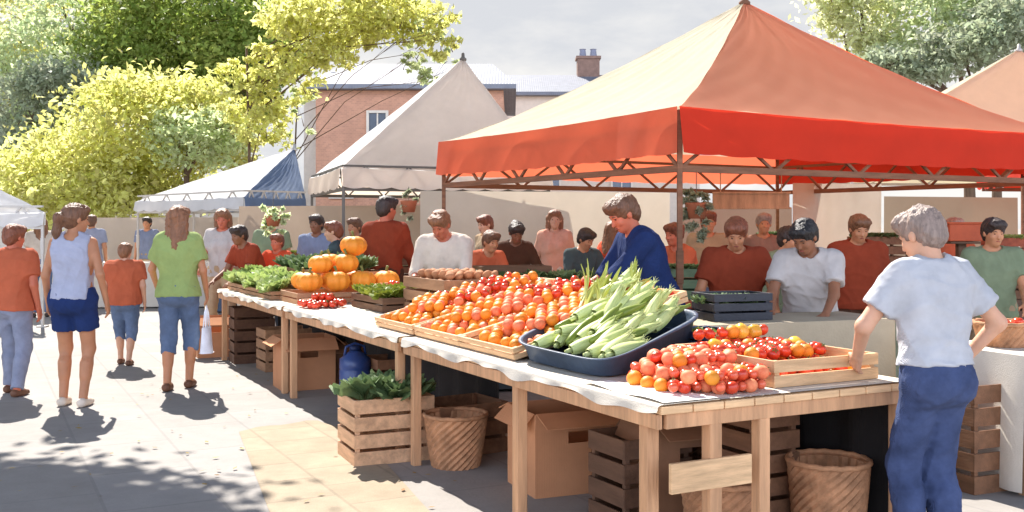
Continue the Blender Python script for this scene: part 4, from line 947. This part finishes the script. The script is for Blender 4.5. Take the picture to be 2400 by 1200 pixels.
for lay, (nk, dz) in enumerate([(44, .0), (40, .035), (26, .065), (10, .09)]):
    for k in range(nk):
        m_ = .05 + .07 * lay; a, b_ = rr.uniform(m_, 1 - m_), rr.uniform(.16 + .05 * lay, .92); q = bil(a, b_, .08); rz_ = .91 + .15 * b_ - .02 + dz * (.6 + .6 * b_) * (.55 + .9 * a)
        d = Vector((.48 + rr.uniform(-.28, .28), .42 + rr.uniform(-.3, .3), .13 + rr.uniform(-.12, .16) + .14 * b_)).normalized()
        if rr.random() < .72: put('corn_ear', corns[k % 5], (q.x - d.x * .12, q.y - d.y * .12, rz_ - .02), d.to_track_quat('Z', 'Y').to_euler(), 'pale green ear of corn in its husk in the slate blue trough', 'corn ear', 'ears of corn in the blue trough', rr.uniform(.8, 1.1))
        else: put('courgette', F_ZUC, (q.x - d.x * .10, q.y - d.y * .10, rz_), d.to_track_quat('Z', 'Y').to_euler(), 'green courgette lying among the corn in the slate blue trough', 'courgette', 'courgettes in the blue trough', rr.uniform(.8, 1.15))
# lettuces
def lettuce_mesh(seed, m, R0=.13, n_l=20, frill=.018):
    rr = random.Random(seed); b = MB()
    for k in range(n_l):
        a = k * 2.4 + rr.uniform(-.2, .2); f_ = k / n_l; op = (1 - f_) * 1.1 + .12; ln = R0 * (.75 + .4 * (1 - f_)); wd = R0 * (.5 + .2 * (1 - f_)); ca, sa = math.cos(a), math.sin(a); ph = rr.random() * 6
        def fn(s, t):
            ang = op * s ** .8 * 1.1; ro = ln * math.sin(ang) * s ** .6 + .01 * (1 - f_); z = ln * s * math.cos(ang * .62) * 1.05; w_ = wd * math.sin(min(s * 1.9, 1.57)) * (t - .5) * 2
            fr = frill * s * s * math.sin(t * 17 + ph + s * 3) * (.4 + abs(t - .5)); return Vector((ca * (ro + fr) - sa * w_, sa * (ro + fr) + ca * w_, z - .4 * w_ * w_ / wd + fr))
        b.grid(fn, 6, 10)
    return proto_mesh(b, 'lettuce', m)
m_let = mat('lettuce', srgb(150, 176, 92), col2=srgb(186, 200, 126), rough=.5, trans=.3, scale=9, bump=.4); m_kale = mat('kale', srgb(92, 116, 72), col2=srgb(120, 140, 92), rough=.6, trans=.15, scale=9, bump=.4); m_ches = mat('chard', srgb(116, 136, 40), col2=srgb(146, 150, 60), rough=.5, trans=.2, scale=9, bump=.4)
LET = [lettuce_mesh(i, m_let) for i in range(3)]; KAL = [lettuce_mesh(i + 9, m_kale, .14, 24, .03) for i in range(2)]; CHA = [lettuce_mesh(i + 20, m_ches, .13, 20, .02) for i in range(2)]
def riser(label, u0, u1, v0, v1, h_):
    c = crate(label, uv((u0 + u1) / 2, (v0 + v1) / 2, TZ + .012), RZT, v1 - v0, u1 - u0, h_, wedge_m, slats=2, name='display_crate', cat='crate'); return c
riser('front row crate under the pale lettuces', 6.55, 8.5, .08, .55, .08); riser('back row crate under the grey green kale', 6.5, 8.5, .62, 1.25, .26)
for i in range(9):
    for j in range(2): put('lettuce', LET[(i + j) % 3], uv(6.68 + i * .215 + rr.uniform(-.03, .03), .19 + j * .22, TZ + .07 + .05 * j), (rr.uniform(-.3, .3), rr.uniform(-.3, .3), rr.uniform(0, 6)), 'pale green lettuce in the front row of the far table', 'lettuce', 'lettuces on the far table', rr.uniform(.95, 1.2))
for i in range(8):
    for j in range(2): put('kale', KAL[(i + j) % 2], uv(6.66 + i * .23 + rr.uniform(-.03, .03), .76 + j * .3, TZ + .22 + .04 * j), (rr.uniform(-.3, .3), rr.uniform(-.3, .3), rr.uniform(0, 6)), 'frilly grey green kale head in the back row of the far table', 'kale', 'kale heads on the far table', rr.uniform(1, 1.3))
# pumpkins
m_pum = mat('pumpkin_skin', srgb(232, 146, 46), rough=.5, var=.1, bump=.15); PM = fruit('pumpkin', .125, m_pum, ribs=9, rib=.055, squash=.8, dim=.2, n=54); m_stem = mat('stem', srgb(120, 120, 60), var=.2)
def pumpkin(loc, s):
    root = empty('pumpkin', 'orange ribbed pumpkin in the stack between lettuces and tomatoes', 'pumpkin', loc, rr.uniform(0, 6), 'pumpkins stacked on the far table'); root.scale = (s,) * 3
    o = bpy.data.objects.new('flesh', PM); COL.objects.link(o); o.parent = root
    MB().tube([(0, 0, .07), (.005, 0, .105), (.02, 0, .135)], [.018, .011, .014], 8).build('stem', m_stem, root, smooth=True)
riser('slatted crate under the pumpkin stack', 5.86, 6.45, .15, 1.15, .10)
for (u, v, z) in [(5.98, .30, 0), (5.98, .56, 0), (6.22, .31, 0), (6.22, .58, 0), (6.1, .44, .16), (6.12, .70, .165), (6.33, .60, .165), (5.98, .82, 0), (6.24, .85, 0), (6.2, .80, .33), (5.98, 1.06, 0)]:
    pumpkin(uv(u, v, TZ + .115 + .095 + z), rr.uniform(.9, 1.05))
# chard crate, far tomatoes, radishes
crate('dark crate of olive chard between the oranges and the pumpkins', uv(5.05, .78, TZ + .012), RZT, .5, .8, .12, dkwood, slats=2, name='vegetable_crate')
for i in range(4):
    for j in range(3): put('chard', CHA[(i + j) % 2], uv(4.78 + i * .18, .62 + j * .16, TZ + .1), (rr.uniform(-.3, .3), rr.uniform(-.3, .3), rr.uniform(0, 6)), 'olive green chard bunch in the dark crate', 'chard', 'chard bunches in the dark crate', .85)
KF = ('tomato', F_TOM, 'tomato in the small heap in front of the pumpkins', 'tomato', 'tomatoes in front of the pumpkins')
heap(lambda x, y: .08 < x < .45 and 5.28 < y < 5.70, .08, .45, 5.28, 5.7, lambda x, y: TZ + .012, lambda x, y: .17 - .5 * math.hypot(x - .27, y - 5.48), .036, lambda x, y, q, r_: KF, 51, frame=lambda x, y, z: uv(y, x, z), lim=70)
basket('small wicker basket of tomatoes beside the pumpkin stack', uv(6.25, .3, 1.0) if False else uv(5.62, 1.0, TZ + .012), .13, .17, .16, wick)
KB = ('tomato', F_TOM, 'tomato piled in the small wicker basket', 'tomato', 'tomatoes in the wicker basket')
bc = uv(5.62, 1.0)
heap(lambda x, y: math.hypot(x - bc.x, y - bc.y) < .12, bc.x - .14, bc.x + .14, bc.y - .14, bc.y + .14, lambda x, y: TZ + .10, lambda x, y: .16 - .6 * math.hypot(x - bc.x, y - bc.y), .036, lambda x, y, q, r_: KB, 52, frame=lambda x, y, z: Vector((x, y, z)), lim=40)
# brown bread crate before the buyer in the white shirt
crate('brown crate of potatoes under the hands of the white shirted buyer', uv(4.25, 1.0, TZ + .012), RZT, .55, .85, .30, oldwood, slats=3, name='vegetable_crate')
F_POT = fruit('potato', .04, mat('potato_skin', srgb(176, 122, 84), var=.2, rough=.8), squash=.75, dim=0, ribs=2, rib=.12)
KPo = ('potato', F_POT, 'brown potato in the crate before the white shirted buyer', 'potato', 'potatoes in the brown crate')
heap(lambda x, y: .78 < x < 1.22 and 3.9 < y < 4.6, .78, 1.22, 3.88, 4.62, lambda x, y: TZ + .24, lambda x, y: .14, .04, lambda x, y, q, r_: KPo, 53, frame=lambda x, y, z: uv(y, x, z), lim=150)
# greens on the sunlit crate in front
for (dx, dy, s) in [(-.12, -.06, 1.25), (.1, -.05, 1.3), (0, .1, 1.2), (.16, .1, 1.0), (-.16, .1, 1.0)]:
    put('kale', KAL[0], (-.84 + dx, 6.80 + dy, .36), (rr.uniform(-.3, .3), rr.uniform(-.3, .3), rr.uniform(0, 6)), 'grey green kale head on the sunlit crate in front of the stall', 'kale', 'kale heads on the sunlit crate', s)
# small navy crate at the table end
crate('small navy plastic crate of herbs at the far right of the nearest table', uv(1.2, 1.18, TZ + .012), RZT, .3, .4, .14, mat('navy_plastic', srgb(44, 62, 92), rough=.4, var=.12, spec=.5), slats=3, name='plastic_crate')
for i in range(3): put('chard', CHA[i % 2], uv(1.08 + i * .12, 1.18, TZ + .06), (0, 0, i), 'olive herb bunch in the small navy crate', 'herb bunch', 'herb bunches in the navy crate', .75)

# ------------------------------------------------------------------ back counter with taupe cloth, dark crate, wares of the far stalls
def cloth_counter(label, x, y, rz, w_, d_, h_, m, seed=0, group=None):
    root = empty('counter', label, 'table', (x, y, 0), rz, group); per = 2 * (w_ + d_); n = 120
    def pt(s, off):
        q = s * per
        if q < w_: c = (-w_ / 2 + q, -d_ / 2); nn = (0, -1)
        elif q < w_ + d_: c = (w_ / 2, -d_ / 2 + q - w_); nn = (1, 0)
        elif q < 2 * w_ + d_: c = (w_ / 2 - (q - w_ - d_), d_ / 2); nn = (0, 1)
        else: c = (-w_ / 2, d_ / 2 - (q - 2 * w_ - d_)); nn = (-1, 0)
        return c[0] + nn[0] * off, c[1] + nn[1] * off
    b = MB(); b.grid(lambda s, t: Vector((*pt(min(s, .99999), .012 + (.02 + .02 * math.sin(s * 70 + seed)) * t), h_ - .002 - (h_ - .03) * t)), n, 6)
    b.build('cloth', m, root, smooth=True)
    t = MB(); t.box((0, 0, h_ - .012), (w_ + .02, d_ + .02, .024)); t.build('tabletop', m, root, bevel=.006)
    lg = MB()
    for sx in (-1, 1):
        for sy in (-1, 1): lg.box((sx * (w_ / 2 - .05), sy * (d_ / 2 - .05), (h_ - .026) / 2), (.05, .05, h_ - .026))
    lg.build('legs', pine_v, root)
    return root
tau = mat('taupe_cloth', srgb(170, 156, 132), rough=.9, var=.08, bump=.3)
cloth_counter('taupe draped counter behind the tomatoes, with the black crate on it', 1.72, 6.72, R(20), 1.45, .6, .93, tau)
blk = mat('black_plastic', srgb(44, 46, 54), rough=.5, var=.15, spec=.4)
crate('black plastic crate on the taupe counter beside the vendor in rust', (1.42, 6.62, .932), R(18), .42, .3, .17, blk, slats=3, name='plastic_crate')
for i in range(4): put('kale', KAL[i % 2], (1.28 + i * .09, 6.60 + .05 * (i % 2), 1.0), (0, 0, i), 'dark kale bunch standing in the black plastic crate', 'kale', 'kale in the black crate', .7)
cloth_counter('white draped counter at the right edge of the view', 3.35, 6.35, R(24), 1.3, .7, .80, linen, 2)
crate('tall brown crate against the white counter right of the blue jeans', (2.72, 6.02, 0), R(24), .34, .3, .62, wood('umber4', srgb(128, 90, 64), stretch=(6, 1, 6)), slats=5)
crate('second brown crate against the white counter at the frame edge', (3.10, 6.05, 0), R(24), .3, .3, .62, oldwood, slats=5)
basket('wicker basket of plums on the white counter', (3.0, 6.25, .802), .13, .17, .13, wick)
for i in range(9): put('plum', F_TOM, (3.0 + .08 * math.cos(i * 2.4) * (i % 3 > 0), 6.25 + .08 * math.sin(i * 2.4), .93 + .02 * (i % 2)), (0, 0, i), 'red plum tomato in the basket on the white counter', 'tomato', 'tomatoes in the basket on the white counter')
# dark wares behind the potatoes
dt = mat('teal_cloth', srgb(74, 84, 86), rough=.9, var=.15)
cloth_counter('dark teal draped counter behind the orange crates', .1, 9.9, R(22), 2.0, .7, .92, dt, 3)
for i in range(9): put('kale', KAL[i % 2], (-.7 + i * .2, 9.75 + .1 * (i % 2), .94), (rr.uniform(-.2, .2), 0, i), 'dark green kale head on the teal counter', 'kale', 'kale heads on the teal counter', 1.15)
crate('dark brown crate on the teal counter before the woman in brown', (.0, 10.0, .925), R(18), .7, .35, .22, dkwood, slats=3)
cloth_counter('grey green draped counter of the far stall at right', 3.9, 10.2, R(8), 2.4, .7, .88, mat('sagecloth', srgb(140, 146, 120), rough=.9, var=.1, weave=100), 4)
cloth_counter('white draped counter of the stall across the lane', -2.3, 15.2, R(12), 3.4, .8, .85, linen, 5)
for i in range(12): put('lettuce', LET[i % 3], (-3.6 + i * .25, 15.0 + .12 * (i % 2) + i * .05, .86), (0, 0, i), 'lettuce on the white counter across the lane', 'lettuce', 'lettuces across the lane', 1.2)
cloth_counter('low cream draped counter far down the street', -7.0, 19.5, R(5), 4.5, .9, .85, linen, 6)
cloth_counter('slate draped counter under the white canopy with blue painted shade', -4.3, 18.6, R(8), 2.2, .8, .85, bluec, 7)

# ------------------------------------------------------------------ people
rust = cloth('rust', (184, 96, 66)); rustd = cloth('dark_rust', (140, 60, 38)); lav = cloth('lavender_grey', (164, 166, 182)); navy = cloth('navy', (34, 50, 92)); navyd = cloth('deep_navy', (24, 38, 72))
green = cloth('leaf_green', (152, 170, 104)); denim = cloth('denim', (92, 108, 134), var=.25); ldenim = cloth('light_denim', (140, 146, 166), var=.2); grey = cloth('warm_grey', (184, 176, 170)); offw = cloth('off_white', (214, 200, 184)); pblue = cloth('pale_blue', (198, 198, 201))
dteal = cloth('dark_teal', (72, 84, 86)); sageg = cloth('sage_green', (130, 142, 112)); brownc = cloth('brown', (84, 56, 42)); slateb = cloth('slate_blue', (122, 130, 152)); peachc = cloth('peach', (232, 176, 148)); khaki = cloth('khaki', (170, 146, 116)); coralc = cloth('coral', (212, 84, 52))
hb = hairm('brown', (104, 70, 48)); hbl = hairm('light_brown', (126, 84, 56)); hd_ = hairm('dark', (52, 38, 32)); hbk = hairm('black', (34, 30, 30)); hg = hairm('grey', (146, 126, 114)); hau = hairm('auburn', (124, 70, 46))
shb = mat('shoe_brown', srgb(110, 74, 54), rough=.6, var=.15); shw = mat('shoe_pale', srgb(206, 190, 172), rough=.7, var=.1); shd = mat('shoe_dark', srgb(52, 44, 42), rough=.6, var=.1)
person('man with grey hair in pale blue shirt and blue jeans at the nearest table', 2190, 4.5, 15, H=1.61, wid=.86, lean=5, head=(20, 20), wl=(-.24, .26, 1.0), wr=(.215, .08, .98), el=(-1, -.5, -.3), er=(1, -.55, -.1),
       top=pblue, sleeve='short', bottom=cloth('jeans_blue', (70, 82, 116), var=.35), shoes=shd, hair=hg, tone='fair', h=.0085, hem=.066, loose=.02, al=(-.085, .035, .085), ar=(.075, -.02, .085))
person('woman with brown ponytail in grey tank top and navy shorts', 172, 8.72, 4, H=1.70, fem=True, wid=.98, head=(-52, 4), wl=(-.25, .10, .90), wr=(.27, .02, .90), top=lav, sleeve='none', bottom=navy, legs='shorts', shoes=shw, hair=hb, style='pony', tone='tan', h=.009, hem=.0, al=(-.09, .02, .085), ar=(.10, -.05, .085), loose=.014)
person('woman with long brown hair in green top and denim shorts', 418, 9.6, 6, H=1.70, fem=True, wid=.95, head=(-14, 2), wl=(-.26, .24, .98), wr=(.24, .10, .92), top=green, sleeve='short', bottom=denim, legs='capri', shoes=shb, hair=hbl, style='long', tone='tan', h=.0095, hem=-.04, loose=.02, al=(-.08, -.10, .085), ar=(.08, .10, .085))
person('child in rust orange shirt and blue shorts walking between the two women', 292, 11.3, 8, H=1.33, wid=1.12, head=(-10, 6), top=rust, sleeve='short', bottom=denim, legs='capri', shoes=shb, hair=hbl, tone='fair', h=.010, loose=.02, al=(-.08, .12, .085), ar=(.08, -.1, .085))
person('walker in rust orange shirt and light blue jeans at the left edge', 30, 9.3, -6, H=1.53, wid=1.08, head=(-20, 6), top=rust, sleeve='short', bottom=ldenim, shoes=shb, hair=hau, tone='ruddy', h=.010, loose=.02, al=(-.11, .12, .085), ar=(.12, -.12, .085))
person('woman in warm grey T-shirt and khaki trousers left of the lettuces', 522, 13.2, 176, H=1.74, fem=True, head=(10, 12), top=grey, bottom=khaki, shoes=shb, hair=hbl, style='bob', tone='ruddy', h=.012, wr=(.18, .30, 1.0), wl=(-.2, .28, 1.0))
person('shopper in slate blue shirt with dark hair behind the pumpkins', 742, 13.0, 165, H=1.66, top=slateb, bottom=khaki, shoes=shd, hair=hd_, tone='brown', h=.012, wl=(-.2, .3, .95))
person('tall person in long dark rust dress shirt seen from behind', 903, 11.2, -14, H=1.84, wid=1.0, head=(-30, 6), top=rustd, sleeve='long', bottom=brownc, shoes=shd, hair=hd_, tone='ruddy', h=.012, hem=-.22, wl=(-.2, .2, .95), wr=(.2, .3, 1.0))
person('buyer in off white shirt bending over the potato crate', 1052, 9.75, 168, H=1.74, lean=24, wid=1.12, head=(-10, 26), top=offw, bottom=khaki, shoes=shd, hair=hbl, tone='ruddy', h=.011, wl=(-.16, .48, .99), wr=(.20, .46, .99), sleeve='rolled', loose=.022)
person('woman in dark brown jacket bending at the teal counter', 1205, 11.6, 185, H=1.62, fem=True, lean=20, head=(8, 22), top=brownc, sleeve='long', bottom=dteal, shoes=shd, hair=hd_, style='bun', tone='brown', h=.012, wl=(-.3, .4, .98), wr=(.32, .4, .98))
person('vendor in dark teal top sorting kale behind the orange crates', 1358, 11.2, 200, H=1.52, lean=14, head=(20, 20), top=dteal, sleeve='long', bottom=brownc, shoes=shd, hair=hd_, tone='tan', h=.012, wl=(-.3, .35, .98), wr=(.2, .4, .98))
person('vendor in navy blue shirt and apron looking down at the leeks', 1530, 7.4, 104, H=1.80, lean=20, wid=1.08, head=(6, 24), top=navy, sleeve='rolled', bottom=navyd, shoes=shd, hair=hb, tone='ruddy', h=.009, wl=(-.12, .52, .98), wr=(.22, .48, 1.0), hem=-.12, loose=.018)
person('vendor in dark rust shirt behind the black crate', 1722, 7.7, 176, H=1.60, lean=10, wid=1.08, head=(-8, 22), top=rustd, bottom=brownc, shoes=shd, hair=hau, tone='tan', h=.010, wl=(-.26, .34, 1.02), wr=(.26, .34, 1.02), loose=.02)
person('vendor in warm grey shirt with black cap of hair reaching to the tomatoes', 1898, 7.3, 160, H=1.62, lean=20, wid=1.02, head=(-24, 26), top=grey, bottom=brownc, shoes=shd, hair=hbk, tone='brown', h=.0095, wl=(-.14, .50, 1.00), wr=(.24, .48, .99), loose=.02)
person('shopper in dark rust jumper behind the vendor in warm grey', 2010, 8.9, 172, H=1.62, wid=1.1, head=(10, 18), top=rustd, sleeve='long', bottom=brownc, shoes=shd, hair=hbl, tone='tan', h=.011, loose=.022)
person('shopper in sage green T-shirt with dark hair at the right edge', 2325, 8.3, 168, H=1.58, wid=1.04, head=(14, 8), top=sageg, bottom=khaki, shoes=shd, hair=hd_, tone='tan', h=.011, wl=(-.2, .3, 1.0))
person('shopper in coral shirt under the taupe back sheet', 2235, 10.8, 190, H=1.60, top=rust, bottom=denim, shoes=shd, hair=hg, tone='tan', h=.013)
person('shopper in peach blouse before the long cream sheet', 1300, 13.2, 180, H=1.72, fem=True, top=peachc, bottom=offw, shoes=shw, hair=hbl, style='bob', tone='fair', h=.013)
person('passer-by in pale khaki shirt turned aside left of the woman in brown', 1140, 13.4, 118, H=1.66, top=khaki, bottom=denim, shoes=shw, hair=hau, tone='fair', h=.012, head=(10, 10))
person('shopper in sage green shirt under the hanging basket', 636, 14.6, 186, H=1.72, top=sageg, bottom=khaki, shoes=shd, hair=hg, tone='tan', h=.013)
person('small shopper in coral red shirt behind the lettuces', 650, 12.6, 160, H=1.42, top=coralc, bottom=denim, shoes=shd, hair=hau, tone='ruddy', h=.013)
person('shopper in brown jacket beside the tall person in rust', 832, 13.4, 150, H=1.62, top=brownc, sleeve='long', bottom=denim, shoes=shd, hair=hb, tone='tan', h=.013)
person('shopper in khaki shirt beyond the canopy leg', 1660, 11.5, 182, H=1.68, top=khaki, bottom=denim, shoes=shd, hair=hau, tone='tan', h=.013)
person('shopper in brown jumper before the mauve sheet', 1790, 11.8, 175, H=1.66, top=cloth('mauve_brown', (140, 112, 98)), sleeve='long', bottom=denim, shoes=shd, hair=hg, tone='tan', h=.013)
person('distant stroller in lavender shirt down the street', 215, 19.0, 10, H=1.72, top=lav, bottom=ldenim, shoes=shd, hair=hb, tone='tan', h=.015)
person('distant stroller in slate shirt under the far canopy', 345, 21.0, 178, H=1.70, top=slateb, bottom=khaki, shoes=shd, hair=hd_, tone='tan', h=.015)
person('distant woman in white top at the low cream counter', 95, 17.2, 30, H=1.68, fem=True, top=offw, bottom=denim, shoes=shd, hair=hbl, style='long', tone='fair', h=.015)

person('stooping shopper in rust shirt between the potato crate and the brown jacket', 1120, 11.0, 215, H=1.55, lean=30, top=rust, bottom=denim, shoes=shd, hair=hb, tone='tan', h=.012, wl=(-.2, .5, .9), wr=(.25, .45, .95))
person('shopper in dark teal jumper turned towards the pumpkins', 800, 11.9, 95, H=1.58, lean=10, top=dteal, sleeve='long', bottom=brownc, shoes=shd, hair=hau, tone='fair', h=.012, wl=(-.1, .45, 1.0))
person('shopper in dark rust shirt bending behind the lettuces', 600, 12.4, 140, H=1.60, lean=28, top=rustd, bottom=khaki, shoes=shd, hair=hd_, tone='brown', h=.012, wl=(-.2, .5, .95), wr=(.2, .5, .95))
person('shopper in sage shirt bending between the two rust vendors', 1805, 9.2, 225, H=1.56, lean=22, top=sageg, bottom=brownc, shoes=shd, hair=hd_, tone='tan', h=.012, wl=(-.2, .5, .95), wr=(.2, .5, .95))
person('shopper in rust shirt leaning beyond the canopy leg post', 1605, 10.4, 128, H=1.58, lean=18, top=rust, sleeve='long', bottom=denim, shoes=shd, hair=hau, style='bun', fem=True, tone='ruddy', h=.012, wl=(-.2, .45, .98), wr=(.2, .45, .98))
person('shopper in coral red shirt turned away under the cream sheet', 1430, 11.8, -50, H=1.57, lean=6, top=coralc, bottom=denim, shoes=shd, hair=hbl, style='long', fem=True, tone='fair', h=.012)
# ------------------------------------------------------------------ stacked crates and wares behind the vendors
cw = [wood('clutter_a', srgb(120, 84, 60), stretch=(6, 1, 6)), wood('clutter_b', srgb(150, 74, 50), stretch=(6, 1, 6)), mat('clutter_green', srgb(84, 104, 78), rough=.6), wood('clutter_c', srgb(92, 66, 50), stretch=(6, 1, 6))]
prt = []
for i, m in enumerate(cw): prt.append(m)
where = ['behind the navy vendor', 'behind the vendor in dark rust', 'behind the dark rust jumper', 'before the taupe sheet', 'before the mauve sheet', 'left of the white shirted buyer', 'behind the teal counter', 'beside the tall person in rust', 'behind the slate shirt', 'at the right edge']
spots = [(1575, 9.6, 4), (1690, 12.4, 4), (2060, 10.6, 5), (2160, 12.2, 4), (1830, 12.9, 5), (985, 12.6, 4), (1130, 12.8, 3), (820, 12.2, 4), (690, 15.4, 4), (2385, 9.6, 5), (1420, 13.2, 3), (570, 16.2, 4)]
where += ['before the long cream sheet', 'behind the lettuces']
tier = ['lowest', 'second', 'third', 'fourth', 'topmost']; base = {}
for (px, Y, n), wh in zip(spots, where):
    for k in range(n):
        mi = (k + int(px)) % 4; p = at(px + random.uniform(-6, 6), Y, .002 + .285 * k); lb = '%s crate of the stack %s' % (('topmost' if k == n - 1 else tier[k]), wh)
        if mi not in base: base[mi] = crate(lb, p, R(random.uniform(-12, 20)), .52, .36, .28, cw[mi], slats=3, name='stacked_crate', group='crates stacked at the back of the stalls')
        else: dup(base[mi], p, R(random.uniform(-12, 20)), lb)
    z = .002 + .285 * n - .10; pc = at(px, Y, z)
    for q in range(7):
        kind = (int(px) // 7) % 3; o_ = (pc.x - .18 + .06 * q, pc.y + (.07 if q % 2 else -.07), z + .03)
        if kind == 0: put('kale', KAL[q % 2], o_, (0, 0, q), 'kale head in the topmost crate of the stack ' + wh, 'kale', 'kale in the stack ' + wh, .8)
        elif kind == 1: put('lettuce', LET[q % 3], o_, (0, 0, q), 'lettuce in the topmost crate of the stack ' + wh, 'lettuce', 'lettuces in the stack ' + wh, .8)
        else: put('chard', CHA[q % 2], o_, (0, 0, q), 'chard bunch in the topmost crate of the stack ' + wh, 'chard', 'chard in the stack ' + wh, .8)
# red awning board, tote bags and a paper bag carried by shoppers
bb = MB(); p = at(2252, 9.0, zat(545, 9.0)); bb.box(p, (.29, .22, .15)); bb.box(p + Vector((0, 0, .082)), (.31, .24, .02)); tag(bb.build('storage_box', mat('rust_red_paint', srgb(168, 76, 44), rough=.6), bevel=.008), 'rust red wooden box on the tall stand beside the grey haired man', 'box')
st = MB(); st.box((p.x, p.y, (p.z - .077) / 2), (.07, .07, p.z - .079)); st.box((p.x, p.y, .02), (.4, .3, .04)); st.box((p.x, p.y, p.z - .088), (.26, .2, .02)); tag(st.build('display_stand', dkwood, bevel=.004), 'tall dark wooden stand carrying the rust red box', 'stand')
def tote(label, px, Y, z, m, w_=.26, h_=.30, hd=.22):
    root = empty('tote_bag', label, 'bag', at(px, Y, z), R(80))
    b = MB(); b.grid(lambda s, t: Vector((w_ / 2 * math.cos(s * 6.2832) * (1 - .12 * t), (.055 + .015 * math.sin(s * 12)) * math.sin(s * 6.2832) * (1.1 - .7 * t), t * h_)), 32, 8); b.grid(lambda s, t: Vector((w_ / 2 * math.cos(s * 6.2832) * t, .06 * math.sin(s * 6.2832) * t, .002)), 32, 3)
    b.build('body', m, root, smooth=True)
    for sy in (-1, 1): MB().tube([(-w_ * .22, sy * .012, h_ - .02), (-w_ * .12, sy * .006, h_ + hd * .7), (0, 0, h_ + hd), (w_ * .12, sy * .006, h_ + hd * .7), (w_ * .22, sy * .012, h_ - .02)], .007, 6).build('handle', m, root, smooth=True)
tote('small white tote bag hanging from the right hand of the woman in green', 484, 9.62, .34, mat('white_cotton', srgb(232, 232, 236), rough=.9, weave=100), .2, .24, .20)
tote('tan tote bag hanging from the left hand of the walker in rust orange shirt', -42, 9.35, .26, mat('tan_cotton', srgb(190, 160, 126), rough=.9, weave=100), .26, .28, .18)
# leaves blown onto the paving
r_ = np.random.default_rng(77); n = 150; P = np.stack([r_.uniform(-3.6, .2, n), r_.uniform(4.2, 11, n), np.full(n, .012)], 1)
a = r_.uniform(0, 6.28, n); s_ = r_.uniform(.012, .03, n); ca, sa = np.cos(a) * s_, np.sin(a) * s_; z_ = r_.uniform(0, .008, n)
V = np.stack([P + np.stack([ca, sa, z_], 1), P + np.stack([-sa * .5, ca * .5, 0 * a], 1), P - np.stack([ca, sa, 0 * a], 1), P + np.stack([sa * .5, -ca * .5, z_], 1)], 1).reshape(-1, 3)
fl = arr_mesh('fallen_leaves', V, np.arange(4 * n).reshape(-1, 4), mat('dry_leaf', srgb(150, 140, 70), col2=srgb(170, 120, 70), island=.3, scale=2), smooth=False); tag(fl, 'scattered dry leaves on the cream paving', 'leaves', kind='stuff')
